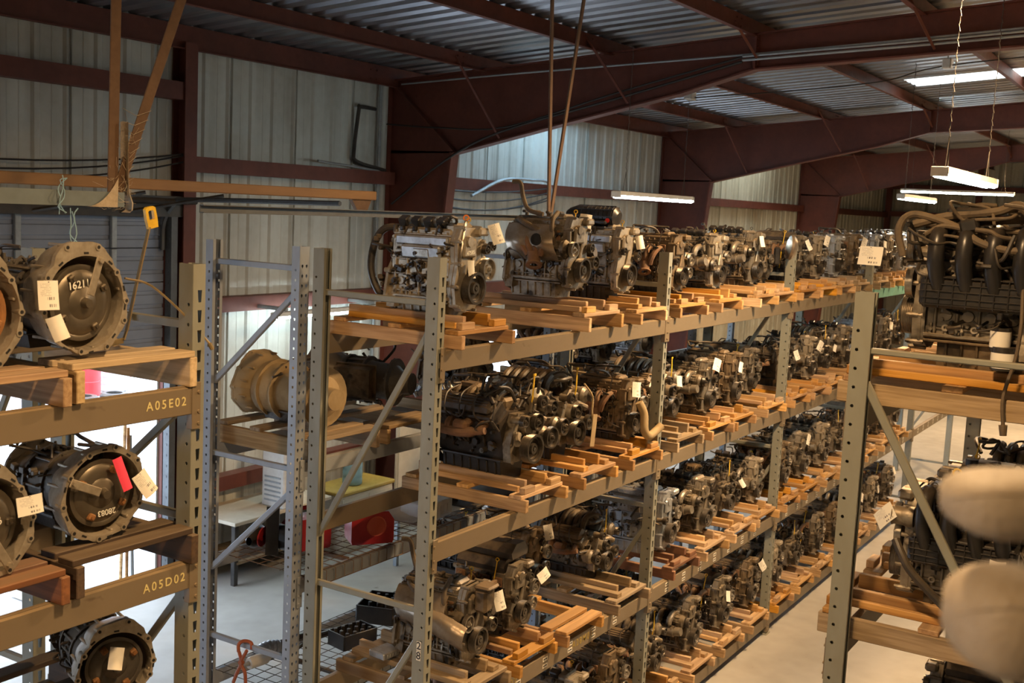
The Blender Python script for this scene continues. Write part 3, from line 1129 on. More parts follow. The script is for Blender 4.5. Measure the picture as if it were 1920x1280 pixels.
def pallet(label, cx, yc, z, width=.66, depth=1.18, mat='wood', kind=0, group='engine pallets', rz=0.0, sh=.095, seed=0, cz=0.0, smat=None):
    """pallet: stringers front to back, deck boards across, cradle timbers on top. returns top height for the load"""
    rg = random.Random(seed)
    r = thing('pallet', label, 'pallet', (cx, yc, z), rz, group)
    hw = width / 2
    t = .032
    sx = [-hw + .03, hw - .03]
    for q in sx:
        board(r, 'stringer', (.046, depth, sh), (q, rg.uniform(-.025, .02), sh / 2), smat or mat)
    ys = (-depth / 2 + .09, 0, depth / 2 - .09) if kind != 2 else (-depth / 2 + .07, -depth / 2 + .22, .1, depth / 2 - .1)
    for q in ys:
        board(r, 'deck_board', (.11, width - .02, t), (rg.uniform(-.012, .012), q, sh + t / 2), mat, PI / 2)
    top = sh + t
    if kind == 0:
        for q in (-1, 1):
            board(r, 'cradle_timber', (.042, depth * .86, .085), (q * .155, .02, top + .0425), mat)
            board(r, 'cradle_timber', (.042, depth * .80, .042), (q * .215, .01, top + .021), mat)
        for q in (-1, 1):
            board(r, 'stop_block', (.05, .16, .05), (q * .20, -depth / 2 + .06, top + .025), mat, PI / 2)
        return z + top + .035 + cz
    if kind == 1:
        for q in (-1, 1):
            board(r, 'cradle_timber', (.085, depth * .9, .042), (q * .19, .0, top + .021), mat)
            board(r, 'cradle_timber', (.04, depth * .85, .09), (q * .135, .02, top + .042 + .045 - .042), mat)
        return z + top + .03 + cz
    return z + top


# ------------------------------------------------------------------ fluorescent strip lights
def strip_light(label, p0, p1, hang=None, mount=None, w=.13, tubes=2):
    p0, p1 = Vector(p0), Vector(p1)
    d = (p1 - p0)
    L = d.length
    rz = math.atan2(d.y, d.x)
    r = thing('strip_light', label, 'light', (p0 + p1) / 2, rz, 'fluorescent strip lights')
    m = MB()
    m.prism([(-w / 2, -.01), (-w / 2 + .01, .045), (w / 2 - .01, .045), (w / 2, -.01)], (-L / 2, 0, 0), (0, 1, 0), (0, 0, 1), (L, 0, 0))
    for s in (-1, 1):
        m.box((s * L / 2, 0, 0), (.02, w + .01, .08), .004)
    obj('housing', m.mesh('housing', M['white_enamel']), r)
    for q in range(tubes):
        m = MB()
        yy = (q - (tubes - 1) / 2) * .07
        m.cyl((-L / 2 + .02, yy, -.030), (L / 2 - .02, yy, -.030), .02, None, 10)
        obj('lamp_tube', m.mesh('lamp_tube', M['tube_on']), r)
    if hang:
        for s in (-1, 1):
            c = MB()
            x_ = s * (L / 2 - .25)
            top = hang - r.location.z
            c.tube([(x_ - .06, 0, .045), (x_, 0, .3), (x_ + .06, 0, .045)], .004, 4)
            n = max(4, int((top - .3) / .06))
            for i in range(n):
                z0 = .3 + (top - .3) * i / n
                z1 = .3 + (top - .3) * (i + 1) / n
                e = .008 if i % 2 else 0
                c.tube([(x_ - e, -.008 + e, z0), (x_ + .008 - e, 0, (z0 + z1) / 2), (x_ - e, .008 - e, z1)], .004, 4)
            obj('hanging_chain', c.mesh('hanging_chain', M['dark_steel']), r)
    if mount:
        m = MB()
        for s in (-.8, .8):
            m.box((s * L / 2, .27, .075), (.06, .52, .05), .004)
        obj('bracket', m.mesh('bracket', M['galv']), r)
    return r


strip_light('strip light hanging behind the black intake engine on the top shelf', (13.35, 6.76, 5.38), (15.75, 6.76, 5.38), hang=7.3)
strip_light('strip light hanging on two chains over the aisle', (9.84, 2.04, 5.62), (12.25, 2.04, 5.62), hang=8.0)
strip_light('long distant strip light running crosswise beyond the aisle', (31.0, 7.35, 6.05), (31.0, 4.6, 6.05), hang=7.62)
strip_light('distant strip light just below the crosswise one', (19.2, 4.55, 5.62), (21.6, 4.55, 5.62), hang=7.78)
strip_light('strip light mounted on the wall girt behind the grey frame', (11.30, 10.75, 3.54), (13.70, 10.75, 3.54), mount=True, tubes=1)

# ------------------------------------------------------------------ hung rails and V-shaped hangers
v1 = thing('hanger', 'rusty V-shaped hanger holding the grey rail, wrapped in cobwebs', 'hanger', (4.44, 5.5, 5.10))
for (dx0, dx1, dz, nm) in ((-.02, .02, 2.5, 'hanger_rod'), (.0, .98, 2.5, 'hanger_rod')):
    m = MB()
    m.box(((dx0 + dx1) / 2, 0, dz / 2), (.07, .012, math.hypot(dx1 - dx0, dz)), .003, Matrix.Rotation(math.atan2(dx1 - dx0, dz), 3, 'Y'))
    m.box(((dx0 + dx1) / 2 + .03, .03, dz / 2), (.012, .07, math.hypot(dx1 - dx0, dz)), .003, Matrix.Rotation(math.atan2(dx1 - dx0, dz), 3, 'Y'))
    obj(nm, m.mesh(nm, M['rust_pipe']), v1)
rl = MB()
rl.prism([(-.045, .042), (.0, .042), (.0, .034), (-.037, .034), (-.037, -.034), (.0, -.034), (.0, -.042), (-.045, -.042)], (.5, 5.5, 5.10), (0, 1, 0), (0, 0, 1), (3.97, 0, 0))
one('hung_rail', rl, M['rail_grey'], 'grey steel channel rail ending at the cobwebbed hanger', 'rail')
v2 = thing('hanger', 'rust-brown V-shaped hanger rising behind the top shelf engines', 'hanger', (9.47, 5.5, 5.02))
for (dx0, dx1, dz) in ((.0, -.18, 2.6), (.02, .55, 2.6)):
    m = MB()
    m.box(((dx0 + dx1) / 2, 0, dz / 2), (.045, .02, math.hypot(dx1 - dx0, dz)), .003, Matrix.Rotation(math.atan2(dx1 - dx0, dz), 3, 'Y'))
    obj('hanger_rod', m.mesh('hanger_rod', M['rust_pipe']), v2)
rl = MB()
rl.prism([(.04, .026), (.0, .026), (.0, .02), (.034, .02), (.034, -.02), (.0, -.02), (.0, -.026), (.04, -.026)][::-1], (5.15, 5.53, 5.06), (0, 1, 0), (0, 0, 1), (4.4, 0, 0))
one('hung_rail', rl, M['dark_galv'], 'long grey channel rail running behind the top shelf engines', 'rail')
bb = thing('hung_beam', 'ochre-brown beam hung in front of the wall with a bracket at its end', 'beam', (3.0, 7.0, 5.20))
m = MB()
m.box((2.82, 0, 0), (5.7, .09, .085), .008)
obj('beam_body', m.mesh('beam_body', M['brown_beam']), bb)
m = MB()
m.prism([(-.17, -.04), (.12, -.04), (.05, -.17), (-.06, -.17)], (5.5, -.02, 0), (1, 0, 0), (0, 0, 1), (0, .04, 0))
obj('end_bracket', m.mesh('end_bracket', M['rust_pipe']), bb)
for q in (.15, 1.0):
    m = MB()
    m.tube([(q, 0, .04), (q, 0, 2.3)], .012, 5)
    obj('hanger_rod', m.mesh('hanger_rod', M['dark_steel']), bb)

# cobwebs around the hanger foot: thread sheath and loose threads
rg = random.Random(5)
m = MB()
for i in range(110):
    z0 = rg.uniform(-.06, .42) if i % 3 else rg.uniform(-.06, .1)
    a = rg.uniform(0, 2 * PI)
    sp = .045 if z0 > .1 else .05 + (.1 - z0) * .55
    p = Vector((rg.gauss(.02, sp * .6) + max(0, z0) * .1, rg.uniform(-.045, .045), z0))
    q = p + Vector((rg.gauss(0, .05) - (.10 if z0 < .06 else 0) * rg.random(), rg.uniform(-.03, .03), rg.uniform(-.12, .12) * (.35 if z0 < .12 else 1)))
    c = (p + q) / 2 + Vector((rg.gauss(0, .015), rg.gauss(0, .012), -.01))
    m.tube([p, c, q], .0011, 3)
for i in range(9):
    z0 = .06 + i * .055
    g = .02 + z0 * .385
    m.tube([(.03, -.02, z0 + rg.uniform(0, .05)), (.03 + g * .5, -.015, z0 - .01), (.03 + g, -.02, z0 + .03)], .0022, 3)
hull = []
for z, r_ in ((-.075, .02), (-.06, .075), (-.02, .085), (.05, .062), (.14, .046), (.3, .038), (.45, .034)):
    hull.append([(.045 + math.cos(a) * r_ * .62 + (.02 if z < 0 else 0), math.sin(a) * .05 - .0, z) for a in [PI * 1.62 + PI * .62 * k / 8 for k in range(9)]])
m.sheet(hull)
fin = [[(-.02 - .24 * t, -.048 - .002 * k, -.045 + (1 - t) ** 2.4 * .17 * (k / 3)) for t in [i / 9 for i in range(10)]] for k in range(4)]
m.sheet(fin)
w_ = one('cobweb', m, M['web'], 'pale dusty cobweb around the foot of the V-shaped hanger', 'cobweb', kind='stuff', loc=(4.44, 5.5, 5.10))
for q, (px, z0, z1) in enumerate(((4.03, 5.22, 5.02), (4.12, 5.05, 4.66))):
    m = MB()
    for s in range(3):
        pts = [(px + rg.gauss(0, .02), 5.44 + rg.gauss(0, .01), z0 + (z1 - z0) * t + rg.gauss(0, .012)) for t in [i / 5 for i in range(6)]]
        m.tube(spline(pts, 3), .0035, 4)
    one('cord', m, M['blue_cord'], ('pale blue cord knotted over the grey rail', 'pale blue cord dangling below the grey rail')[q], 'cord')

# high-bay lamps under the roof (out of view, they light the place)
for q, (lx, ly, lz, lw) in enumerate(LAMPS):
    r = thing('high_bay_lamp', f'bell-shaped warehouse lamp under the roof, {ORD[q]} one', 'lamp', (lx, ly, lz), 0, 'high-bay lamps')
    m = MB()
    m.lathe([(.03, .36), (.09, .34), (.10, .22), (.14, .18), (.24, .02), (.245, 0), (.235, 0), (.13, .17), (.0, .18)], (0, 0, 0), (0, 0, 1), 20)
    m.tube([(0, 0, .35), (0, 0, roof_z(ly) - lz)], .01, 5)
    obj('lamp_shade', m.mesh('lamp_shade', M['galv']), r)
    m = MB()
    m.lathe([(0, .02), (.05, .03), (.06, .09), (.03, .16), (0, .17)], (0, 0, 0), (0, 0, 1), 14)
    obj('bulb', m.mesh('bulb', M['lamp_on']), r)
    ld = bpy.data.lights.new('lamp_light', 'AREA')
    ld.shape = 'DISK'
    ld.size = .42
    ld.energy = lw
    ld.color = WARM
    ld.spread = R(165)
    lo = bpy.data.objects.new('lamp_light', ld)
    COL.objects.link(lo)
    lo.parent = r
    lo.location = (0, 0, -.01)
    if lx > 5:                       # added point light above the shade, brightens roof and rafters
        ld = bpy.data.lights.new('roof_fill_light', 'POINT')
        ld.energy = 45
        ld.color = WARM
        ld.shadow_soft_size = .08
        lo = bpy.data.objects.new('roof_fill_light', ld)
        COL.objects.link(lo)
        lo.parent = r
        lo.location = (0, 0, .48)

# ------------------------------------------------------------------ engines and transmissions
# local frame: crank along Y, pulleys at -Y, Z up, origin under the oil pan
class Proto:
    def __init__(self):
        self.parts = []          # name, MB, material, sharp, kind, matrix, sub-parts
        self._m = None

    def put(self, name, mb, mat, sharp=35, kind=None, Mx=None, sub=None):
        self.parts.append([name, mb, mat, sharp, kind, Mx, sub or []])
        return self.parts[-1]

    def build(self):
        if self._m is None:
            self._m = []
            for n, mb, mt, sh, kd, Mx, sub in self.parts:
                self._m.append((n, mb if not isinstance(mb, MB) else mb.mesh(n, M[mt], sh), kd, Mx,
                                [(a, b if not isinstance(b, MB) else b.mesh(a, M[c], 35), d) for a, b, c, d in sub]))
        return self._m


def joined(protos_mesh):
    pass


def place(proto, name, label, cat, loc, rz=0.0, group=None, s=1.0, tilt=(0, 0), skip=()):
    r = thing(name, label, cat, loc, rz, group, s)
    r.rotation_euler = (tilt[0], tilt[1], rz)
    for n, me, kd, Mx, sub in proto.build():
        if n in skip:
            continue
        o = obj(n, me, r, Mx)
        if kd:
            o['kind'] = kd
        for a, b, mx in sub:
            obj(a, b, o, mx)
    return r


def pulley(m, c, r, w, kind=0, axis=(0, -1, 0), n=22):
    c = Vector(c)
    prof = [(0, 0), (r * .9, 0), (r, .002)]
    g = 7 if r > .05 else 5
    for i in range(g * 2):
        prof.append((r * (1 if i % 2 == 0 else .95), w * (i + .6) / (g * 2)))
    prof += [(r, w)]
    if kind == 0:      # crank damper: rim, recess, hub
        prof += [(r * .84, w), (r * .80, w * .72), (r * .70, w * .70), (r * .66, w * .45), (r * .40, w * .45), (r * .36, w * .85), (r * .20, w * .85), (r * .18, w * .6), (0, w * .6)]
    elif kind == 1:    # dished accessory pulley
        prof += [(r * .86, w), (r * .80, w * .35), (r * .45, w * .35), (r * .40, w * .8), (r * .22, w * .8), (r * .2, w * 1.15), (0, w * 1.15)]
    else:              # smooth idler
        prof = [(0, 0), (r, 0), (r, w), (r * .80, w), (r * .74, w * .7), (r * .42, w * .7), (r * .36, w * 1.05), (0, w * 1.05)]
    m.lathe(prof, c, axis, n)
    d = Vector(axis).normalized()
    m.bolt(c + d * (w * .6 if kind == 0 else w * 1.05), d, r * .15, w * .3)
    if kind == 1:
        u, v, _ = frame_of(d)
        for k in range(5):
            a = 2 * PI * k / 5
            e = u * math.cos(a) + v * math.sin(a)
            m.cyl(c + d * w * .36 + e * r * .62, c + d * w * .50 + e * r * .62, r * .09, None, 6)
    return m


def tag_mesh(w=.09, h=.13, curl=.012):
    m = MB()
    g = []
    for j in range(6):
        z = h * (j / 5 - .5)
        g.append([(w * (i / 4 - .5), z, curl * math.sin(i / 4 * PI) + curl * .8 * (1 - j / 5) ** 2) for i in range(5)])
    m.sheet(g)
    return m


TAGM = tag_mesh().mesh('inventory_tag', M['paper'], 60)
TAGW = tag_mesh(.125, .085, .006).mesh('inventory_tag', M['paper'], 60)
TAGP = tag_mesh(.05, .17, .006).mesh('pink_tag', M['pink'], 60)
TAGB = tag_mesh(.07, .11, .02).mesh('inventory_tag', M['paper_plain'], 60)


def hoses(m, rg, n, box, r=(.007, .014), k=4, seg=5, ns=6):
    (x0, x1), (y0, y1), (z0, z1) = box
    for _ in range(n):
        p = Vector((rg.uniform(x0, x1), rg.uniform(y0, y1), rg.uniform(z0, z1)))
        pts = [p]
        d = Vector((rg.gauss(0, .5), rg.gauss(0, 1), rg.gauss(0, .35))).normalized()
        for i in range(k - 1):
            d = (d + Vector((rg.gauss(0, .6), rg.gauss(0, .6), rg.gauss(0, .45)))).normalized()
            q = pts[-1] + d * rg.uniform(.06, .15)
            q.x = min(max(q.x, x0 - .03), x1 + .03)
            q.y = min(max(q.y, y0 - .03), y1 + .03)
            q.z = min(max(q.z, z0), z1 + .03)
            pts.append(q)
        m.tube(spline(pts, seg), rg.uniform(*r), ns)


def fittings(m, rg, n, face, rect, out=1.0):
    """small sensors, bosses, plugs and brackets over a side. face(a, b, h) -> point"""
    (a0, a1), (b0, b1) = rect
    nrm = (Vector(face(0, 0, 1)) - Vector(face(0, 0, 0))).normalized()
    for _ in range(n):
        a, b = rg.uniform(a0, a1), rg.uniform(b0, b1)
        t = rg.random()
        p = Vector(face(a, b, -.004))
        if t < .42:
            r = rg.uniform(.007, .014)
            m.cyl(p, p + nrm * rg.uniform(.012, .035), r, r * .9, 8)
            m.bolt(p + nrm * .02, nrm, r * .75, .012)
        elif t < .68:
            s = rg.uniform(.018, .05)
            q = Vector(face(a, b, .012 * out))
            m.box(q, (.03 * out, s, rg.uniform(.014, .04)), .004, Matrix.Rotation(rg.uniform(-.5, .5), 3, 'X'))
        elif t < .86:
            a2, b2 = a + rg.uniform(-.09, .09), b + rg.uniform(-.09, .05)
            m.tube(spline([p, face((a + a2) / 2, (b + b2) / 2, .045), face(a2, b2, -.004)], 4), rg.uniform(.004, .008), 5)
        else:
            r = rg.uniform(.014, .026)
            m.cyl(p, p + nrm * rg.uniform(.02, .05), r, r * .95, 10)
            m.cyl(p + nrm * .02, p + nrm * .055, r * .55, r * .5, 8)


def blk(m, hw, y0, y1, z0, z1, rg, ribs=True):
    m.box((0, (y0 + y1) / 2, (z0 + z1) / 2), (hw * 2, y1 - y0, z1 - z0), .012)
    if not ribs:
        return
    for s in (-1, 1):
        n = 5
        for i in range(n):
            yy = y0 + (y1 - y0) * (i + .5) / n
            m.box((s * (hw + .006), yy, (z0 + z1) / 2), (.02, .014, (z1 - z0) * .92), .004)
        for zz in (z0 + .04, (z0 + z1) / 2 + .01, z1 - .03):
            m.box((s * (hw + .004), (y0 + y1) / 2, zz), (.016, (y1 - y0) * .96, .013), .004)
        for i in range(n - 1):
            yy = y0 + (y1 - y0) * (i + 1) / n
            m.cyl((s * hw, yy, z0 + .10), (s * (hw + .014), yy, z0 + .10), .026, .024, 12)
        # skirt flange with bolts above the pan
        m.box((s * (hw + .008), (y0 + y1) / 2, z0 + .008), (.03, (y1 - y0), .016), .003)
        for i in range(7):
            m.bolt((s * (hw + .014), y0 + .03 + (y1 - y0 - .06) * i / 6, z0 + .016), (0, 0, 1), .008, .01)
            m.cyl((s * (hw + .010), y0 + .03 + (y1 - y0 - .06) * i / 6, z0 + .016), (s * (hw + .004), y0 + .03 + (y1 - y0 - .06) * i / 6, z0 + .06), .011, .007, 6)


def bell_plate(m, y, cz, r, t=.02, rg=None):
    pts = []
    n = 28
    for i in range(n):
        a = 2 * PI * i / n
        rr = r * (1 + .09 * math.cos(3 * a + 1) + (.07 if i % 4 == 0 else 0))
        pts.append((rr * math.cos(a), rr * math.sin(a)))
    m.ring(pts, circ(r * .80, n), (0, y, cz), (1, 0, 0), (0, 0, 1), (0, t, 0))
    for i in range(0, n, 4):
        a = 2 * PI * i / n
        p = (r * 1.0 * math.cos(a), y + t, cz + r * 1.0 * math.sin(a))
        m.cyl((p[0], y - .02, p[2]), (p[0], y + t + .004, p[2]), .016, None, 8)


def engine_i4(seed, body='alu', head=None, cover='coils', left='exhaust', right='intake', pan='iron', hv=1.0, timing=None, hose=4, tags=(), write=None, loop=False, top_hose=False, mani=None, cov_mat=None, acc=None, filt=False, throttle=False, crank=.09):
    rg = random.Random(seed)
    P = Proto()
    head = head or body
    hw, y0, y1 = .135, -.21, .25
    zc = .21                                   # crank height
    # block
    m = MB()
    blk(m, hw, y0, y1, .13, .40, rg)
    bell_plate(m, y1 - .004, zc, .185)
    m.prism([(-.17, .06), (.17, .06), (.13, .30), (-.13, .30)], (0, y1 - .06, 0), (1, 0, 0), (0, 0, 1), (0, .06, 0))
    P.put('engine_block', m, body)
    # pan
    m = MB()
    for s_, zz, e in ((1.0, .135, .0), (1.02, .118, .0)):
        m.box((0, (y0 + y1) / 2, zz - .006), (hw * 2 * s_ + .02, y1 - y0, .012), .003)
    g = [(-hw * .92, .115), (hw * .92, .115), (hw * .80, .0), (-hw * .80, .0)]
    m.prism(g, (0, y0 + .06, 0), (1, 0, 0), (0, 0, 1), (0, y1 - y0 - .09, 0))
    for i in range(6):
        for s_ in (-1, 1):
            m.box((s_ * hw * .88, y0 + .10 + i * .065, .06), (.02, .012, .10), .003, Matrix.Rotation(s_ * .14, 3, 'Y'))
    m.cyl((-hw * .5, y0 + .06, .03), (-hw * .5, y0 + .045, .03), .014, None, 8)
    P.put('oil_pan', m, pan)
    # head with ports and studs
    m = MB()
    m.box((0, (y0 + y1) / 2 + .005, .462), (.255, y1 - y0 - .01, .125), .01)
    for s in (-1, 1):
        for i in range(4):
            yy = y0 + .065 + i * .11
            m.box((s * .132, yy, .455), (.022, .075, .062), .008)
            m.cyl((s * .115, yy + .05, .505), (s * .14, yy + .05, .505), .010, None, 8)
    m.box((0, y1 - .01, .47), (.2, .03, .11), .008)
    for i in range(3):
        m.cyl((-.06 + .06 * i, y1, .48), (-.06 + .06 * i, y1 + .05, .48), .02, .018, 10)
    P.put('cylinder_head', m, head)
    # cover
    cm = cov_mat or head
    zt = .525
    if cover in ('coils', 'ribbed'):
        m = MB()
        m.box((0, .02, zt + .022), (.225, y1 - y0 - .03, .05), .014)
        m.box((0, .02, zt + .004), (.25, y1 - y0 - .01, .012), .003)
        for i in range(8):
            for s in (-1, 1):
                m.bolt((s * .118, y0 + .045 + i * .056, zt + .010), (0, 0, 1), .007, .014)
        if cover == 'ribbed':
            for q in (-.07, -.03, .03, .07):
                m.box((q, .02, zt + .054), (.014, y1 - y0 - .07, .02), .005)
            m.cyl((.05, -.10, zt + .05), (.05, -.10, zt + .085), .028, .026, 12)
            m.box((-.01, y0 + .06, zt + .06), (.15, .08, .05), .02)
        else:
            m.cyl((.07, .15, zt + .04), (.07, .15, zt + .075), .024, .024, 12)
            m.box((.0, y0 + .035, zt + .04), (.20, .09, .09), .02)
        P.put('valve_cover', m, cm)
        if cover == 'coils':
            for i in range(4):
                yy = y0 + .105 + i * .098
                m = MB()
                m.box((-.075, yy, zt + .07), (.06, .072, .085), .008, Matrix.Rotation(-.5, 3, 'Y'))
                m.box((-.03, yy, zt + .09), (.05, .05, .03), .008)
                m.box((-.12, yy - .01, zt + .035), (.03, .03, .03), .006)
                m.cyl((.0, yy, zt + .04), (.0, yy, zt + .07), .018, None, 8)
                P.put('ignition_coil', m, 'plastic')
        else:
            for i in range(4):
                yy = y0 + .10 + i * .1
                m = MB()
                m.cyl((0, yy, zt + .045), (0, yy, zt + .085), .016, .014, 8)
                m.box((-.02, yy, zt + .092), (.06, .03, .022), .006)
                P.put('ignition_coil', m, 'plastic_dusty')
    else:                                       # moulded plastic cover
        m = MB()
        g = [(-.13, 0), (-.14, .035), (-.105, .085), (-.02, .10), (.08, .085), (.125, .04), (.12, 0)]
        m.prism(g, (0, y0 + .02, zt + .005), (1, 0, 0), (0, 0, 1), (0, y1 - y0 - .04, 0))
        m.box((-.01, -.02, zt + .102), (.13, .20, .014), .006)
        m.box((-.01, .15, zt + .098), (.10, .04, .02), .006)
        P.put('engine_cover', m, 'plastic_dusty' if cover == 'plastic' else cover)
        m = MB()
        m.cyl((.06, y0 + .07, zt + .08), (.06, y0 + .07, zt + .125), .034, .034, 14)
        P.put('oil_cap', m, 'plastic')
    # timing cover
    m = MB()
    poly = [(-.13, .10), (-.155, .22), (-.125, .36), (-.14, .50), (-.10, .585), (.09, .585), (.135, .50), (.125, .36), (.155, .22), (.13, .10), (.06, .07), (-.06, .07)]
    m.prism(poly, (0, y0 + .004, 0), (1, 0, 0), (0, 0, 1), (0, -.055, 0))
    m.ring([(a * 1.03, b) for a, b in poly], [(a * .9, b) for a, b in poly], (0, y0 - .025, 0), (1, 0, 0), (0, 0, 1), (0, .012, 0))
    for a, b in poly:
        m.cyl((a * .96, y0 - .07, b), (a * .96, y0, b), .012, None, 8)
        m.bolt((a * .96, y0 - .07, b), (0, -1, 0), .009, .008)
    m.cyl((0, y0 - .05, zc), (0, y0 - .075, zc), .06, .05, 14)
    m.box((-.03, y0 - .065, .46), (.14, .03, .12), .012)
    m.cyl((-.045, y0 - .06, .50), (-.045, y0 - .09, .50), .035, .033, 14)
    m.box((.10, y0 - .06, .56), (.11, .07, .05), .012)
    m.box((.02, y0 - .062, .35), (.03, .02, .16), .006, Matrix.Rotation(.3, 3, 'Y'))
    P.put('timing_cover', m, timing or body)
    # pulleys
    m = MB()
    pulley(m, (0, y0 - .065, zc), crank, .055, 0, n=30)
    P.put('crank_pulley', m, 'steel_b' if right == 'runner' else 'steel')
    acc = acc or [(.185, .36, .062, 1, 'alternator'), (.10, .46, .034, 2, 'tensioner'), (.165, .235, .052, 1, 'water_pump'), (-.12, .345, .036, 2, 'idler')]
    for (ax, az, ar, ak, nm) in acc:
        m = MB()
        bm = 'alu_dirty' if body != 'alu' else 'alu'
        if nm in ('alternator', 'compressor'):
            L_ = .14 if nm == 'alternator' else .17
            rr = ar * 1.25
            prof = [(0, 0), (rr * .7, 0), (rr, .02), (rr, .05), (rr * .93, .055), (rr * .93, L_ - .05), (rr, L_ - .045), (rr, L_ - .02), (rr * .7, L_), (0, L_)]
            m.lathe(prof, (ax, y0 - .05, az), (0, 1, 0), 18)
            for k in range(8):
                a = 2 * PI * k / 8
                m.box((ax + math.cos(a) * rr * .97, y0 + .02, az + math.sin(a) * rr * .97), (.012, .06, .012), .002)
            m.box((ax * .72, y0 + .03, az - .01), (abs(ax) * .75, .04, .05), .008)
        elif nm == 'water_pump':
            m.cyl((ax, y0 - .05, az), (ax, y0 + .03, az), ar * .8, ar * .95, 14)
            m.tube(spline([(ax, y0, az - .02), (ax + .05, y0 + .01, az - .04), (ax + .10, y0 - .02, az - .01)], 4), .022, 10)
        else:
            m.cyl((ax, y0 - .06, az), (ax, y0 - .01, az), ar * .5, ar * .7, 10)
            m.box((ax * .8, y0 - .03, az - .04), (.04, .03, .10), .008, Matrix.Rotation(rg.uniform(-.6, .6), 3, 'Y'))
        q = MB()
        pulley(q, (ax, y0 - .068, az), ar, .032, ak, n=22)
        P.put(nm, m, bm, sub=[('pulley', q, 'steel_b' if (ak == 1 and ar > .05) or right == 'runner' else 'steel', None)])
    # sides
    for s, what in ((-1, left), (1, right)):
        face = lambda a, b, h, s=s: (s * (hw + h), a, b)
        if what == 'exhaust':
            m = MB()
            for i in range(4):
                yy = y0 + .065 + i * .11
                m.tube(spline([(s * .13, yy, .455), (s * .20, yy * .9, .45), (s * .235, yy * .55 - .02, .38), (s * .225, yy * .3 - .03, .31)], 4), .026, 8)
                m.box((s * .148, yy, .455), (.014, .085, .075), .004)
            m.cyl((s * .225, -.02, .33), (s * .235, -.03, .255), .05, .045, 14)
            m.lathe([(.03, 0), (.06, 0), (.06, .014), (.03, .014), (.03, 0)], (s * .235, -.03, .243), (s * .35, -.2, -.6), 14)
            P.put('exhaust_manifold', m, mani or 'rust')
            m = MB()
            g = []
            for i in range(9):
                yy = y0 + .03 + i * .05
                dome = .035 * abs(math.sin((i / 8) * PI * 2))
                g.append([(s * (.165 + .075 * math.sin(a) + dome * math.sin(a)), yy + .02 * math.cos(a), .53 - .26 * (a / PI) - .0 * i) for a in [PI * k / 9 for k in range(10)]])
            m.sheet(g)
            if body in ('alu', 'alu_dirty') and mani != 'bare':
                P.put('heat_shield', m, 'shield', 50)
                m2 = MB()
                m2.lathe([(0, 0), (.034, 0), (.036, .004), (0, .006)], (s * .268, -.06, .42), (s, 0, .15), 16)
                m2.lathe([(.034, .0), (.045, .002), (.045, .01), (.034, .012)], (s * .266, -.06, .42), (s, 0, .15), 16)
                P.put('sensor_port', m2, 'hole')  # dark disc paints the shade of an open port
        elif what == 'intake':
            m = MB()
            for i in range(4):
                yy = y0 + .065 + i * .11
                m.tube(spline([(s * .13, yy, .455), (s * .22, yy, .47), (s * .285, yy * .95, .42), (s * .27, yy * .9, .33)], 4), .03, 10)
            m.tube([(s * .265, y0 + .02, .32), (s * .265, y1 - .03, .32)], [.055, .055], 12)
            m.cyl((s * .265, y0 + .03, .32), (s * .27, y0 - .05, .335), .045, .04, 14)
            m.box((s * .18, 0, .36), (.12, .03, .02), .004)
            P.put('intake_manifold', m, 'plastic_dusty' if rg.random() < .6 else 'alu_dirty')
        elif what == 'runner':                 # long moulded runners curving over a ribbed plenum
            m = MB()
            for i in range(4):
                yy = y0 + .05 + i * .115
                m.tube(spline([(s * .11, yy, .56), (s * .19, yy, .60), (s * .255, yy, .56), (s * .265, yy, .46), (s * .235, yy + .015, .36), (s * .20, yy + .02, .29)], 5), [.036] * 26, 12)
            P.put('intake_runners', m, 'plastic', 60)
            m = MB()
            m.box((s * .20, .02, .335), (.12, y1 - y0 + .02, .14), .02)
            for i in range(9):
                m.box((s * .262, y0 + .02 + i * .056, .335), (.012, .006, .13), .002)
            for zz in (.28, .31, .34, .37, .40):
                m.box((s * .262, .02, zz), (.012, y1 - y0, .005), .001)
            m.box((s * .262, .12, .25), (.02, .02, .03), .004)
            P.put('intake_plenum', m, 'plastic')
            if throttle:
                m = MB()
                m.lathe([(.02, 0), (.048, 0), (.052, .02), (.045, .05), (.045, .09), (.05, .10), (.04, .10), (.03, .04), (0, .04)], (s * .20, y0 + .0, .47), (0, -1, 0), 18)
                P.put('throttle_body', m, 'alu_dirty')
        elif what == 'heads':
            m = MB()
            m.box((s * (hw + .015), 0, .49), (.03, y1 - y0 - .06, .06), .01)
            m.box((s * (hw + .02), .0, .42), (.035, .30, .085), .012, Matrix.Rotation(s * .2, 3, 'Y'))
            P.put('side_cover', m, 'alu_blue')
            m = MB()
            m.box((s * (hw + .035), -.01, .415), (.012, .12, .055), .012, Matrix.Rotation(s * .2, 3, 'Y'))
            P.put('cover_plate', m, 'steel_b')
        m = MB()
        fittings(m, rg, 34, face, ((y0 + .02, y1 - .03), (.16, .50)))
        P.put('fittings', m, rg.choice(['alu_dirty', 'steel', 'plastic', 'iron']), kind='stuff')
        m = MB()
        fittings(m, rg, 14, face, ((y0 + .02, y1 - .03), (.18, .50)), 1.6)
        P.put('sensors', m, 'plastic', kind='stuff')
    m = MB()
    fittings(m, rg, 16, lambda a, b, h: (a, b, .535 + h * 1.2), ((-.12, .12), (y0 + .02, y1)), 0.6)
    P.put('fittings', m, 'plastic_dusty', kind='stuff')
    # hoses and loom
    m = MB()
    hoses(m, rg, hose, ((-.17, .17), (y0, y1 + .05), (.50, .62)), (.006, .013))
    hoses(m, rg, hose, ((-.20, -.15), (y0, y1 + .05), (.18, .5)), (.004, .009))
    hoses(m, rg, hose, ((.15, .22), (y0, y1 + .05), (.18, .5)), (.004, .009))
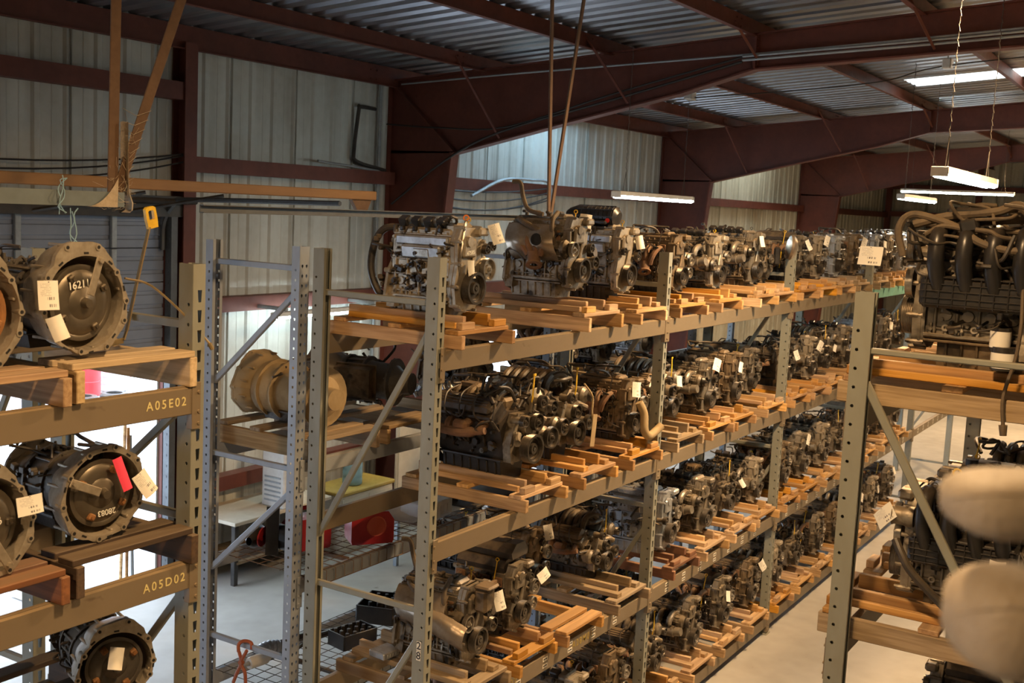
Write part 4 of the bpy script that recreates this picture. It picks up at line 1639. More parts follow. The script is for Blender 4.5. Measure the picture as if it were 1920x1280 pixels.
    hoses(m, rg, 3, ((-.15, .15), (y1, y1 + .09), (.25, .55)), (.007, .012))
    P.put('wiring_loom', m, 'rubber', kind='stuff')
    if loop:
        m = MB()
        m.tube(spline([(-.03, y1 - .02, .56), (-.08, y1 + .10, .55), (-.10, y1 + .17, .44), (-.11, y1 + .18, .28), (-.10, y1 + .12, .14), (-.10, y1 + .03, .12)], 6), .024, 10)
        P.put('coolant_hose', m, 'rubber')
        m = MB()
        for q in range(7):
            c = (rg.uniform(-.15, -.04), y1 + rg.uniform(.02, .13), rg.uniform(.22, .5))
            m.box(c, (.035, .04, .03), .006, Matrix.Rotation(rg.uniform(0, 3), 3, 'Z'))
        P.put('connectors', m, 'conduit', kind='stuff')
    if top_hose:
        m = MB()
        m.tube(spline([(-.12, -.02, .60), (-.13, .10, .63), (-.10, .17, .72), (-.10, .20, .82), (-.11, .26, .83)], 6), .017, 9)
        m.tube(spline([(-.15, .16, .56), (-.19, .1, .54), (-.2, -.02, .49), (-.16, -.1, .47)], 5), .022, 9)
        m.tube(spline([(-.08, -.12, .62), (-.17, -.13, .56), (-.2, -.15, .46), (-.18, -.16, .38)], 5), .017, 9)
        P.put('coolant_hose', m, 'conduit')
    if filt:
        s = 1 if filt > 0 else -1
        m = MB()
        m.cyl((s * .19, .12, .10), (s * .19, .12, .20), .042, .042, 16)
        m.cyl((s * .19, .12, .20), (s * .17, .12, .23), .03, .03, 12)
        q = MB()
        q.cyl((s * .19, .12, .115), (s * .19, .12, .185), .0428, None, 16, False)
        P.put('oil_filter', m, 'steel', sub=[('filter_label', q, 'paper_plain', None)])
    # dipstick
    m = MB()
    sx = rg.choice((-1, 1))
    m.tube(spline([(sx * .15, -.1, .2), (sx * .17, -.12, .4), (sx * .15, -.14, .62)], 4), .005, 5)
    m.lathe([(.010, 0), (.016, 0), (.016, .006), (.010, .006)], (sx * .15, -.14, .63), (1, .3, 0), 10)
    P.put('dipstick', m, 'yellow' if rg.random() < .5 else 'steel')
    for (kind, p, nrm, rl) in tags:
        me = {'t': TAGM, 'w': TAGW, 'p': TAGP, 'b': TAGB}[kind]
        P.put('inventory_tag', me, None, Mx=face_M(p, nrm, rl))
    if write:
        P.put('marker_writing', text_mesh(write[0], write[1], M['white_ink']), None, Mx=face_M(*write[2:]))
    return P


def engine_v(seed, body='iron', cover='iron', mani='rust', top='loom', pan='iron', tags=(), big=1.0, accs=None):
    """V engine: two banks, log exhaust manifolds, accessory drive with many pulleys"""
    rg = random.Random(seed)
    P = Proto()
    y0, y1, zc = -.26, .28, .23
    m = MB()
    m.prism([(-.13, .15), (.13, .15), (.15, .24), (.21, .40), (.10, .47), (-.10, .47), (-.21, .40), (-.15, .24)], (0, y0, 0), (1, 0, 0), (0, 0, 1), (0, y1 - y0, 0))
    for s in (-1, 1):
        for i in range(4):
            m.cyl((s * .15, y0 + .08 + i * .13, .25), (s * .185, y0 + .08 + i * .13, .25), .024, None, 12)
            m.box((s * .175, y0 + .14 + i * .13, .29), (.03, .014, .14), .004, Matrix.Rotation(s * .35, 3, 'Y'))
    bell_plate(m, y1, zc, .20)
    P.put('engine_block', m, body)
    m = MB()
    m.box((0, .01, .142), (.31, y1 - y0 - .02, .014), .003)
    m.prism([(-.135, .135), (.135, .135), (.115, .0), (-.115, .0)], (0, y0 + .03, 0), (1, 0, 0), (0, 0, 1), (0, y1 - y0 - .06, 0))
    for i in range(7):
        for s in (-1, 1):
            m.box((s * .127, y0 + .07 + i * .07, .066), (.016, .014, .12), .004, Matrix.Rotation(s * .14, 3, 'Y'))
    P.put('oil_pan', m, pan)
    for s in (-1, 1):
        Rt = Matrix.Rotation(s * R(42), 3, 'Y')
        m = MB()
        m.box((s * .19, .01, .455), (.17, y1 - y0 - .03, .11), .012, Rt)
        for i in range(4):
            yy = y0 + .08 + i * .13
            m.cyl((s * .245, yy + .04, .41), (s * .29, yy + .04, .40), .012, .016, 8)
        P.put('cylinder_head', m, body)
        m = MB()
        m.box((s * .232, .01, .515), (.135, y1 - y0 - .05, .06), .024, Rt)
        m.box((s * .205, .01, .488), (.16, y1 - y0 - .03, .012), .003, Rt)
        for q in (-.025, .0, .025):
            m.box((s * (.252 + q * .7), .01, .538 - q * .62 * 1.0), (.010, y1 - y0 - .12, .012), .003, Rt)
        P.put('valve_cover', m, cover)
        m = MB()
        for i in range(4):
            yy = y0 + .08 + i * .13
            m.tube(spline([(s * .25, yy, .40), (s * .295, yy, .385), (s * .31, yy, .35)], 3), .03, 8)
        m.tube(spline([(s * .31, y0 + .04, .365), (s * .318, y0 + .14, .345), (s * .315, 0, .33), (s * .31, y1 - .08, .33), (s * .29, y1, .27)], 5), [.024] * 5 + [.034] * 16, 10)
        m.box((s * .315, -.03, .38), (.07, .12, .07), .022)
        P.put('exhaust_manifold', m, mani)
        m = MB()
        fittings(m, rg, 22, lambda a, b, h, s=s: (s * (.16 + h + (b - .15) * .25), a, b), ((y0 + .03, y1), (.17, .42)))
        P.put('fittings', m, rg.choice(['steel', 'alu_dirty', 'plastic_dusty']), kind='stuff')
        m = MB()
        for i in range(4):
            yy = y0 + .10 + i * .12
            m.tube(spline([(s * .285, yy, .415), (s * .33, yy + .02, .47), (s * .27, yy + .05, .57), (s * .12, yy + .04 + rg.uniform(-.04, .06), .60)], 4), .006, 5)
        P.put('spark_plug_wires', m, 'rubber', kind='stuff')
    m = MB()
    if top == 'loom':
        m.box((0, .0, .50), (.20, y1 - y0 - .10, .10), .02)
        for i in range(4):
            for s in (-1, 1):
                yy = y0 + .10 + i * .115
                m.tube(spline([(s * .13, yy, .48), (s * .10, yy, .56), (s * .02, yy, .59)], 3), .028, 8)
        m.cyl((0, -.14, .58), (0, -.14, .64), .06, .055, 16)
        m.box((0, .12, .58), (.14, .16, .06), .02)
        P.put('intake_manifold', m, 'alu_dirty' if body != 'iron' else 'alu_brown')
    else:
        for i in range(6):
            yy = y0 + .08 + i * .075
            m.tube(spline([(-.16, yy, .48), (-.14, yy, .60), (0, yy, .655), (.14, yy, .60), (.16, yy, .48)], 4), .032, 9)
        m.box((0, .02, .60), (.14, y1 - y0 - .1, .10), .03)
        P.put('intake_manifold', m, 'plastic_dusty')
    m = MB()
    hoses(m, rg, 13, ((-.24, .24), (y0, y1), (.55, .68)), (.007, .014), 5)
    hoses(m, rg, 6, ((-.30, -.2), (y0, y1), (.36, .6)), (.005, .009), 5)
    hoses(m, rg, 5, ((-.2, .2), (y0 - .06, y0), (.35, .62)), (.009, .016), 4)
    P.put('wiring_loom', m, 'rubber', kind='stuff')
    m = MB()
    fittings(m, rg, 26, lambda a, b, h: (a, b, .56 + h * 1.5), ((-.2, .2), (y0 + .03, y1)), .6)
    P.put('fittings', m, 'alu_dirty', kind='stuff')
    # front cover and accessory drive
    m = MB()
    poly = [(-.14, .14), (-.16, .26), (-.10, .46), (.10, .46), (.16, .26), (.14, .14)]
    m.prism(poly, (0, y0, 0), (1, 0, 0), (0, 0, 1), (0, -.06, 0))
    for a, b in poly:
        m.bolt((a * .92, y0 - .06, b), (0, -1, 0), .010, .01)
    m.cyl((0, y0 - .06, .38), (0, y0 - .10, .38), .07, .06, 16)
    m.tube(spline([(.03, y0 - .05, .40), (.10, y0 - .09, .42), (.15, y0 - .12, .40)], 4), .026, 10)
    m.tube(spline([(-.05, y0 - .05, .33), (-.13, y0 - .09, .31), (-.18, y0 - .13, .29)], 4), .026, 10)
    P.put('timing_cover', m, 'alu_dirty')
    m = MB()
    pulley(m, (0, y0 - .09, zc), .098, .07, 0, n=30)
    P.put('crank_pulley', m, 'steel')
    for (ax, az, ar, ak, nm) in accs or [(0, .39, .064, 1, 'water_pump'), (.24, .50, .036, 1, 'alternator'), (.25, .26, .072, 1, 'steering_pump'), (.13, .50, .042, 2, 'idler'), (-.13, .45, .045, 2, 'tensioner'), (-.25, .38, .06, 1, 'compressor')]:
        m = MB()
        if nm in ('alternator', 'compressor', 'steering_pump'):
            rr = .07
            m.lathe([(0, 0), (rr * .7, 0), (rr, .02), (rr, .05), (rr * .93, .055), (rr * .93, .12), (rr, .125), (rr * .7, .16), (0, .16)], (ax, y0 - .08, az), (0, 1, 0), 18)
            m.box((ax * .7, y0 - .02, az), (abs(ax) * .6 + .02, .05, .06), .01)
        else:
            m.cyl((ax, y0 - .10, az), (ax, y0 - .03, az), ar * .6, ar * .75, 12)
            m.box((ax * .8, y0 - .05, az - .04), (.04, .03, .10), .008, Matrix.Rotation(rg.uniform(-.5, .5), 3, 'Y'))
        q = MB()
        pulley(q, (ax, y0 - .105, az), ar, .034, ak, n=22)
        P.put(nm, m, 'alu_dirty', sub=[('pulley', q, 'steel', None)])
    m = MB()
    m.tube(spline([(.10, y0 - .03, .42), (.08, y0 - .06, .55), (.12, y0 - .04, .69)], 4), .006, 5)
    m.box((.125, y0 - .04, .70), (.03, .012, .02), .003)
    P.put('dipstick', m, 'yellow')
    for (kind, p, nrm, rl) in tags:
        me = {'t': TAGM, 'w': TAGW, 'p': TAGP, 'b': TAGB}[kind]
        P.put('inventory_tag', me, None, Mx=face_M(p, nrm, rl))
    return P


def transmission(seed, case='bell', flange='bell', conv='conv', rad=.225, flat=False, tags=(), write=None, length=.75, arm=True, fat=1.0, pan='iron', lugs=None):
    """automatic gearbox: open bell housing with torque converter toward -Y, ribbed case, pan and tail behind"""
    rg = random.Random(seed)
    P = Proto()
    cz = rad + .01
    n = 48
    out = []
    for i in range(n):
        a = 2 * PI * i / n
        e = 1 + .05 * math.sin(2 * a + seed) + (.045 if i % 5 == 0 else .03 if i % 5 in (1, 4) else 0)
        if flat and PI * .25 < a < PI * .75:
            e *= 1.08 + .10 * math.sin((a - PI * .25) * 2)
        if math.sin(a) < -.9:
            e *= .97
        out.append((rad * e * math.cos(a), rad * e * math.sin(a)))
    inn = circ(rad * .915, n)
    mid = circ(rad * .965, n)
    m = MB()
    m.ring(out, inn, (0, 0, cz), (1, 0, 0), (0, 0, 1), (0, .022, 0))
    # bell wall, outside and inside
    rows_o, rows_i = [], []
    for t, f in ((0, 1.0), (.06, .97), (.13, .88), (.20, .70), (.22, .66)):
        rows_o.append([(x_ * f * .985, .02 + t, cz + z_ * f * .985) for x_, z_ in out + out[:1]])
    for t, f in ((0, 1.0), (.07, .97), (.14, .85), (.19, .60), (.19, .0)):
        rows_i.append([(x_ * f, .0 + t, cz + z_ * f) for x_, z_ in inn + inn[:1]])
    m.sheet(rows_o)
    m.sheet(rows_i)
    for i in range(0, n, 5):
        x_, z_ = out[i]
        m.cyl((x_ * .94, -.004, cz + z_ * .94), (x_ * .94, .05, cz + z_ * .94), .017, .014, 10)
    for i in range(2, n, 4):
        x_, z_ = out[i]
        m.box((x_ * .93, .09, cz + z_ * .93), (.014, .15, .014), .003)
    P.put('bell_housing', m, flange, 50)
    m = MB()
    for i in range(0, n, 5):
        x_, z_ = out[i]
        m.cyl((x_ * .94, -.0055, cz + z_ * .94), (x_ * .94, -.003, cz + z_ * .94), .0085, None, 10)
    for i in range(2, n, 5):
        x_, z_ = mid[i]
        m.box((x_ * 1.0, -.0006, cz + z_ * 1.0), (.026, .003, .009), 0, Matrix.Rotation(-math.atan2(z_, x_) + PI / 2, 3, 'Y'))
    P.put('bolt_hole_shade', m, 'hole', kind='stuff')  # dark discs and slots on the flange paint the shade in its holes
    # converter
    m = MB()
    r = rad * .74
    m.lathe([(0, -.035), (.020, -.035), (.024, -.02), (.026, -.004), (.034, 0), (r * .36, .004), (r * .44, .012), (r * .62, .006), (r * .80, .014), (r * .86, .022), (r * .90, .018), (r, .020), (r, .04), (r * .96, .09), (0, .1)], (0, .012, cz), (0, 1, 0), 40)
    P.put('torque_converter', m, conv, 40)
    m = MB()
    for k in range(4):
        a = 2 * PI * k / 4 + seed * .7
        p = Vector((r * .74 * math.cos(a), .018, cz + r * .74 * math.sin(a)))
        m.box(p, (.034, .03, .034), .006, Matrix.Rotation(-a, 3, 'Y'))
        m.cyl(p + Vector((0, -.014, 0)), p + Vector((0, -.022, 0)), .009, None, 8)
    P.put('converter_lugs', m, lugs or ('rust_orange' if conv != 'conv' else 'conv'), kind='stuff')
    # case
    m = MB()
    m.lathe([(0, .20), (rad * .70 * fat, .20), (rad * .72 * fat, .26), (rad * .68 * fat, .28), (rad * .68 * fat, .42), (rad * .60 * fat, .46), (rad * .56 * fat, length - .14), (rad * .36, length - .08), (rad * .34, length), (0, length)], (0, 0, cz), (0, 1, 0), 26)
    for k in range(14):
        a = 2 * PI * k / 14
        m.box((rad * .70 * math.cos(a), .35, cz + rad * .70 * math.sin(a)), (.014, .16, .014), .003, Matrix.Rotation(-a, 3, 'Y'))
    for yy in (.27, .43, length - .15):
        m.lathe([(rad * .5, yy), (rad * .76 * fat, yy), (rad * .76 * fat, yy + .016), (rad * .5, yy + .016)], (0, 0, cz), (0, 1, 0), 26)
        for k in range(10):
            a = 2 * PI * k / 10
            m.bolt((rad * .73 * math.cos(a), yy, cz + rad * .73 * math.sin(a)), (0, -1, 0), .009, .01)
    fittings(m, rg, 16, lambda a, b, h: (-(rad * .62 + h), a, b), ((.25, length - .2), (cz - .08, cz + .08)))
    fittings(m, rg, 10, lambda a, b, h: (a, b, cz + rad * .62 + h), ((-.06, .06), (.25, length - .2)))
    P.put('gear_case', m, case)
    m = MB()
    m.box((0, .40, cz - rad * .62), (rad * 1.15, .34, .022), .005)
    m.prism([(-rad * .5, 0), (rad * .5, 0), (rad * .44, -rad * .28), (-rad * .44, -rad * .28)], (0, .25, cz - rad * .66), (1, 0, 0), (0, 0, 1), (0, .30, 0))
    P.put('fluid_pan', m, pan if case != 'tan_case' else 'steel')
    if arm:
        a = R(arm if isinstance(arm, (int, float)) and arm is not True else 75)
        m = MB()
        c = Vector((rad * .55 * math.cos(a), -.016, cz + rad * .55 * math.sin(a)))
        m.box(c, (rad * .78, .008, .042), .003, Matrix.Rotation(-a, 3, 'Y'))
        m.bolt((rad * .86 * math.cos(a), -.02, cz + rad * .86 * math.sin(a)), (0, -1, 0), .014, .014)
        P.put('retaining_strap', m, flange)
    m = MB()
    hoses(m, rg, 4, ((-rad, rad), (.15, .5), (cz + rad * .6, cz + rad * .9)), (.006, .012))
    P.put('hoses', m, 'rubber', kind='stuff')
    for (kind, p, nrm, rl) in tags:
        me = {'t': TAGM, 'w': TAGW, 'p': TAGP, 'b': TAGB}[kind]
        P.put({'p': 'warning_tag'}.get(kind, 'inventory_tag'), me, None, Mx=face_M(p, nrm, rl))
    if write:
        P.put('marker_writing', text_mesh(write[0], write[1], M['white_ink']), None, Mx=face_M(*write[2:]))
    return P

# ------------------------------------------------------------------ engine kinds
PR = {}
PR['silver'] = engine_i4(11, 'alu', 'alu', 'coils', 'heads', 'intake', 'alu_dirty', hose=5, loop=True, timing='alu', write=('47585', .035, (-.03, -.2905, .43), (0, -1, 0), .12), crank=.102,
                         acc=[(.165, .325, .072, 1, 'alternator'), (.135, .45, .032, 2, 'tensioner'), (.20, .47, .03, 2, 'idler')])
PR['shield'] = engine_i4(23, 'alu_dirty', 'alu_dirty', 'ribbed', 'exhaust', 'intake', 'alu_dirty', hose=3, top_hose=True, timing='alu_dirty',
                         acc=[(-.13, .36, .058, 1, 'alternator'), (.13, .37, .036, 2, 'tensioner'), (.2, .26, .05, 1, 'water_pump')])
PR['black_top'] = engine_i4(31, 'alu_dirty', 'alu', 'ribbed', 'heads', 'exhaust', 'iron', hose=5, timing='alu',
                            acc=[(.15, .36, .04, 2, 'tensioner'), (.2, .44, .05, 1, 'alternator'), (-.1, .4, .032, 2, 'idler')])
m = MB()
m.tube([(-.02, -.19, .66), (-.02, -.17, .665), (-.02, .17, .675), (-.02, .24, .67), (-.02, .27, .66)], [.05, .082, .082, .06, .045], 16)
for i in range(9):
    m.lathe([(.078, 0), (.088, .002), (.088, .008), (.078, .01)], (-.02, -.16 + i * .038, .667), (0, 1, 0), 16)
for a in (20, 60, 100, 140, 180):
    m.box((-.02 + .085 * math.cos(R(a)), 0, .667 + .085 * math.sin(R(a))), (.01, .34, .01), .002)
m.box((-.12, .02, .62), (.05, .30, .03), .008)
q = MB()
q.cyl((-.10, -.13, .64), (-.112, -.135, .638), .018, None, 12)
PR['black_top'].put('intake_plenum', m, 'plastic', sub=[('red_cap', q, 'red_bright', None)])
PR['brown'] = engine_i4(47, 'alu_brown', 'alu_brown', 'ribbed', 'exhaust', 'intake', 'iron', hose=7, timing='alu_brown')
PR['brown_b'] = engine_i4(53, 'alu_brown', 'alu_dirty', 'coils', 'intake', 'exhaust', 'alu_brown', hose=8, timing='alu_dirty', acc=[(-.17, .40, .05, 1, 'alternator'), (.12, .40, .04, 2, 'tensioner'), (.18, .24, .06, 1, 'compressor')])
PR['dark'] = engine_i4(59, 'iron', 'alu_dirty', 'plastic', 'exhaust', 'intake', 'iron', hose=7, timing='alu_dirty', mani='rust')
PR['grey'] = engine_i4(61, 'alu_dirty', 'alu_dirty', 'coils', 'intake', 'exhaust', 'iron', hose=7, timing='alu', acc=[(.17, .38, .056, 1, 'alternator'), (-.14, .30, .06, 1, 'compressor'), (.08, .47, .03, 2, 'idler'), (.17, .24, .04, 2, 'tensioner')])
PR['bright'] = engine_i4(67, 'alu_blue', 'alu_blue', 'ribbed', 'heads', 'exhaust', 'alu_blue', hose=6, timing='alu_blue')
PR['vee'] = engine_v(71, 'iron', 'plastic_dusty', 'rust', 'loom', 'plastic', accs=[(.06, .40, .06, 1, 'water_pump'), (.24, .48, .045, 1, 'alternator'), (.24, .27, .075, 1, 'steering_pump'), (.11, .53, .045, 2, 'idler'), (-.10, .42, .038, 2, 'tensioner')])
PR['vee_b'] = engine_v(73, 'alu_dirty', 'alu_brown', 'rust', 'runners', 'iron', accs=[(0, .39, .055, 1, 'water_pump'), (.22, .48, .04, 1, 'alternator'), (.2, .28, .06, 2, 'idler'), (-.2, .3, .065, 1, 'compressor'), (-.1, .5, .04, 2, 'tensioner')])
PR['runner'] = engine_i4(79, 'alu_dirty', 'alu_dirty', 'ribbed', 'exhaust', 'runner', 'alu_brown', hose=5, filt=1, timing='alu_dirty', acc=[(.07, .36, .07, 2, 'water_pump'), (.12, .50, .046, 1, 'tensioner'), (-.1, .34, .04, 2, 'idler')])
PR['runner_b'] = engine_i4(83, 'alu_dirty', 'iron', 'ribbed', 'exhaust', 'runner', 'alu_dirty', hose=5, filt=1, timing='alu', acc=[(.08, .36, .062, 2, 'water_pump'), (.14, .48, .042, 1, 'tensioner')], throttle=True)
LOOK = {'silver': 'silver-grey', 'shield': 'dusty engine with heat shield', 'black_top': 'black-topped', 'brown': 'dust-brown', 'brown_b': 'brown', 'dark': 'dark plastic-covered', 'grey': 'grey', 'bright': 'bright aluminium',
        'vee': 'black V', 'vee_b': 'dirty V', 'runner': 'black-manifold', 'runner_b': 'black-manifold'}


def add_tags(r, tags):
    for (kind, p, nrm, rl) in tags:
        me = {'t': TAGM, 'w': TAGW, 'p': TAGP, 'b': TAGB}[kind]
        o = obj('warning_tag' if kind == 'p' else 'inventory_tag', me, r, face_M(p, nrm, rl))


FR = (-.25, -1, .1)
# bay, shelf, x, kind, pallet timber, pallet style, scale, dx, dy, dz, own label or None
BROW = {
    (0, 0): [(6.62, 'silver', 'wood_orange', 0, 1.12, 0, 0, 0, 'silver-grey engine with angled coils, nearest on the top shelf of the long rack'),
             (8.40, 'shield', 'wood', 0, 1.12, -.20, 0, .07, 'dusty engine with pale heat shield and upright hose on the top shelf'),
             (9.36, 'black_top', 'wood', 1, 1.12, -.08, .1, .02, 'engine topped by a ribbed black intake with a red cap')],
    (1, 0): [(10.30, 'brown', 'wood_orange', 0, 1.05, 0, 0, 0, None), (11.30, 'grey', 'wood_orange', 1, 1.05, 0, 0, 0, None), (12.38, 'brown_b', 'wood', 0, 1.1, 0, 0, 0, None), (13.06, 'brown', 'wood', 1, .95, 0, .1, 0, None)],
    (2, 0): [(13.95, 'dark', 'wood_orange', 0, 1.05, 0, 0, 0, None), (14.80, 'grey', 'wood_orange', 1, 1.05, 0, 0, 0, None), (15.65, 'bright', 'wood', 0, 1.05, 0, 0, 0, None), (16.5, 'brown', 'wood_old', 1, 1.1, 0, 0, 0, None)],
    (3, 0): [(17.6, 'bright', 'wood_old', 0, 1.1, 0, 0, 0, None), (18.5, 'grey', 'wood', 1, 1.1, 0, 0, 0, None), (19.4, 'bright', 'wood', 0, 1.1, 0, 0, 0, None), (20.2, 'vee_b', 'wood', 1, 1.0, 0, 0, 0, None)],
    (4, 0): [(21.4, 'bright', 'wood', 0, 1.1, 0, 0, 0, None), (22.4, 'dark', 'wood', 1, 1.1, 0, 0, 0, None), (23.5, 'grey', 'wood', 0, 1.1, 0, 0, 0, None)],
    (0, 1): [(7.56, 'vee', 'wood', 0, 1.18, .0, .02, 0, 'big black V engine with rusty manifold on the second shelf of the long rack'),
             (8.50, 'vee_b', 'wood_orange', 1, 1.12, -.05, .1, 0, 'dirty V engine with a large grooved pulley beside the big black V engine'),
             (9.42, 'brown', 'wood_orange', 0, 1.05, 0, 0, 0, 'dark engine with a pale bent hose, last in the near bay of the second shelf')],
    (1, 1): [(10.44, 'vee_b', 'wood_old', 1, 1.0, 0, .05, 0, None), (11.25, 'brown_b', 'wood_orange', 0, 1.05, 0, 0, 0, None), (11.95, 'brown', 'wood_orange', 1, 1.1, 0, 0, 0, None), (13.0, 'dark', 'wood', 0, 1.0, 0, .15, 0, None)],
    (2, 1): [(13.92, 'vee', 'wood_orange', 0, .95, 0, 0, 0, None), (14.75, 'grey', 'wood_orange', 1, 1.05, 0, 0, 0, None), (15.5, 'vee_b', 'wood', 0, 1.0, 0, 0, 0, None), (16.4, 'brown_b', 'wood', 1, 1.1, 0, 0, 0, None)],
    (3, 1): [(17.7, 'bright', 'wood', 0, 1.1, 0, 0, 0, None), (18.6, 'dark', 'wood', 1, 1.1, 0, 0, 0, None), (19.6, 'vee', 'wood', 0, 1.0, 0, 0, 0, None)],
    (0, 2): [(6.84, 'shield', 'wood_old', 1, 1.12, .03, 0, 0, 'engine with silver ribbed exhaust guard beside the post numbered 28'),
             (7.58, 'dark', 'wood_orange', 0, 1.05, .04, .04, 0, 'dark engine with a smooth grey cover on the third shelf, near bay'),
             (8.36, 'brown', 'wood_orange', 2, 1.05, .12, .42, .05, 'dark engine set back behind an empty pallet front on the third shelf'),
             (9.30, 'vee_b', 'wood_old', 1, .95, 0, .1, 0, 'dirty V engine, last in the near bay of the third shelf')],
    (1, 2): [(10.55, 'bright', 'wood_red', 0, 1.15, -.1, .05, 0, None), (11.35, 'brown_b', 'wood', 1, 1.1, 0, 0, 0, None), (12.2, 'vee', 'wood', 0, .95, 0, 0, 0, None), (13.0, 'grey', 'wood', 1, 1.0, 0, 0, 0, None)],
    (2, 2): [(13.9, 'brown', 'wood_orange', 0, 1.1, 0, 0, 0, None), (14.7, 'brown_b', 'wood_orange', 1, 1.1, 0, 0, 0, None), (15.6, 'grey', 'wood', 0, 1.1, 0, 0, 0, None), (16.5, 'vee', 'wood', 1, 1.0, 0, 0, 0, None)],
    (3, 2): [(17.7, 'dark', 'wood', 0, 1.1, 0, 0, 0, None), (18.7, 'brown', 'wood', 1, 1.1, 0, 0, 0, None), (19.7, 'grey', 'wood', 0, 1.1, 0, 0, 0, None)],
    (0, 3): [(8.6, 'grey', 'wood', 0, 1.1, 0, 0, 0, 'grey engine at floor level in the near bay, under the labelled beam'), (9.35, 'brown', 'wood', 1, 1.1, 0, 0, 0, 'brown engine at floor level, last in the near bay under the labelled beam')],
    (1, 3): [(10.3, 'vee_b', 'wood', 0, 1.0, 0, 0, 0, None), (11.2, 'brown_b', 'wood', 1, 1.1, 0, 0, 0, None), (12.1, 'dark', 'wood', 0, 1.1, 0, 0, 0, None), (13.0, 'brown', 'wood', 1, 1.1, 0, 0, 0, None)],
    (2, 3): [(13.9, 'grey', 'wood_orange', 0, 1.1, 0, 0, 0, None), (14.8, 'vee', 'wood', 1, 1.0, 0, 0, 0, None), (15.7, 'dark', 'wood', 0, 1.1, 0, 0, 0, None), (16.5, 'brown', 'wood', 1, 1.1, 0, 0, 0, None)],
    (3, 3): [(17.7, 'brown_b', 'wood', 0, 1.1, 0, 0, 0, None), (18.7, 'grey', 'wood', 1, 1.1, 0, 0, 0, None), (19.7, 'dark', 'wood', 0, 1.1, 0, 0, 0, None)],
}
TG = random.Random(8)
EN = {}
for (bi, lv), lst in BROW.items():
    for k, (px, kd, tim, ps, sc, dx, dy, dz, lab) in enumerate(lst):
        z = LEVELS[lv]
        where = f'{ORD[k]} on the {SHELF[lv]} shelf, {ORD[bi]} bay of the long rack'
        top = pallet(f'{ {"wood": "pine", "wood_orange": "orange pine", "wood_old": "weathered", "wood_red": "red-brown"}[tim]} pallet, {where}', px, 4.87, z, mat=tim, kind=ps, seed=int(px * 100) + lv,
                     group='engine pallets of the long rack', sh=.095 if (bi, lv, k) != (0, 0, 1) else .115, width=.66)
        v = kd.startswith('vee')
        lk = LOOK[kd]
        lb = lab or ((f'{lk} engine, ' if 'engine' not in lk else f'{lk}, ') + where)
        r = place(PR[kd], 'engine', lb, 'engine', (px + dx, 4.76 + dy + (.10 if v else 0), top + dz), TG.uniform(-.06, .06) if (bi, lv) != (0, 0) else 0, 'engines on the long rack', sc)
        EN[bi, lv, k] = r
        if (bi, lv) == (0, 0) or (bi == 0 and lv in (1, 2)):
            continue
        if TG.random() < .62:
            add_tags(r, [(TG.choice('ttb'), (TG.uniform(-.1, .2), -.34 - (.12 if v else 0), TG.uniform(.40, .56)), (TG.uniform(-.6, .2), -1, TG.uniform(0, .3)), TG.uniform(-.7, .7))])
add_tags(EN[0, 0, 0], [('t', (.17, -.34, .55), (-.5, -1, .25), .25), ('b', (-.03, -.292, .33), (0, -1, 0), 0)])
add_tags(EN[0, 0, 1], [('t', (.20, -.20, .55), (-.9, -.7, .15), -.08)])
add_tags(EN[0, 0, 2], [('b', (.16, -.30, .47), (-.8, -.7, .1), .2)])
add_tags(EN[0, 1, 0], [('b', (.12, -.33, .56), (-.8, -.6, .3), .35)])
add_tags(EN[0, 1, 2], [('t', (-.12, -.36, .52), (-.5, -1, .1), -.1)])
add_tags(EN[0, 2, 0], [('t', (.16, -.36, .45), (-.4, -1, .2), .12)])
add_tags(EN[0, 2, 1], [('w', (.20, -.36, .46), (-.3, -1, .3), .4)])
add_tags(EN[0, 2, 2], [('t', (.1, -.34, .56), (-.5, -1, .2), .1)])


def extra(r, name, mb, mat, sharp=35):
    return obj(name, mb.mesh(name, M[mat], sharp), r)


# belonging only to single engines
m = MB()
m.tube(spline([(-.10, -.24, .22), (-.11, -.27, .42), (-.06, -.26, .60), (-.055, -.26, .63)], 5), .010, 7)
extra(EN[0, 0, 0], 'dipstick_tube', m, 'steel_b')
m = MB()
m.lathe([(.012, 0), (.02, 0), (.02, .008), (.012, .008)], (-.055, -.26, .645), (1, .6, 0), 12)
extra(EN[0, 0, 0], 'dipstick_loop', m, 'orange')
m = MB()
m.tube(spline([(-.05, -.36, .40), (-.02, -.40, .30), (-.03, -.42, .16), (.04, -.43, .10), (.16, -.44, .13), (.22, -.46, .17)], 6), .036, 12)
extra(EN[0, 1, 2], 'bent_hose', m, 'tan_case')
m = MB()
m.tube(spline([(.06, -.40, .60), (.13, -.44, .50), (.10, -.46, .38), (.11, -.47, .30)], 5), .008, 5)
m.box((.115, -.475, .24), (.07, .004, .25), .002, Matrix.Rotation(.12, 3, 'Y'))
extra(EN[0, 1, 1], 'hanging_strap', m, 'tan_case')
m = MB()     # silver ribbed exhaust guard
g = []
for i in range(15):
    t = i / 14
    c = Vector((-.20 - .03 * math.sin(t * PI), .16 - .50 * t, .40 - .12 * t * t))
    g.append([tuple(c + Vector((math.cos(a) * -.07, 0, math.sin(a) * .085)) * (1 + .04 * (i % 2))) for a in [PI * (-.45 + .9 * k / 9) for k in range(10)]])
m.sheet(g)
extra(EN[0, 2, 0], 'exhaust_guard', m, 'shield', 50)
m = MB()
m.prism([(-.11, 0), (-.13, .05), (-.06, .11), (.07, .11), (.13, .03), (.12, 0)], (.02, -.24, .63), (1, 0, 0), (0, 0, 1), (0, .42, 0))
m.box((.0, -.12, .745), (.10, .06, .012), .004)
extra(EN[0, 2, 1], 'upper_cover', m, 'plastic_dusty')
m = MB()
m.box((-.0, -.335, .50), (.13, .10, .16), .02)
m.box((-.0, -.35, .59), (.15, .12, .03), .012)
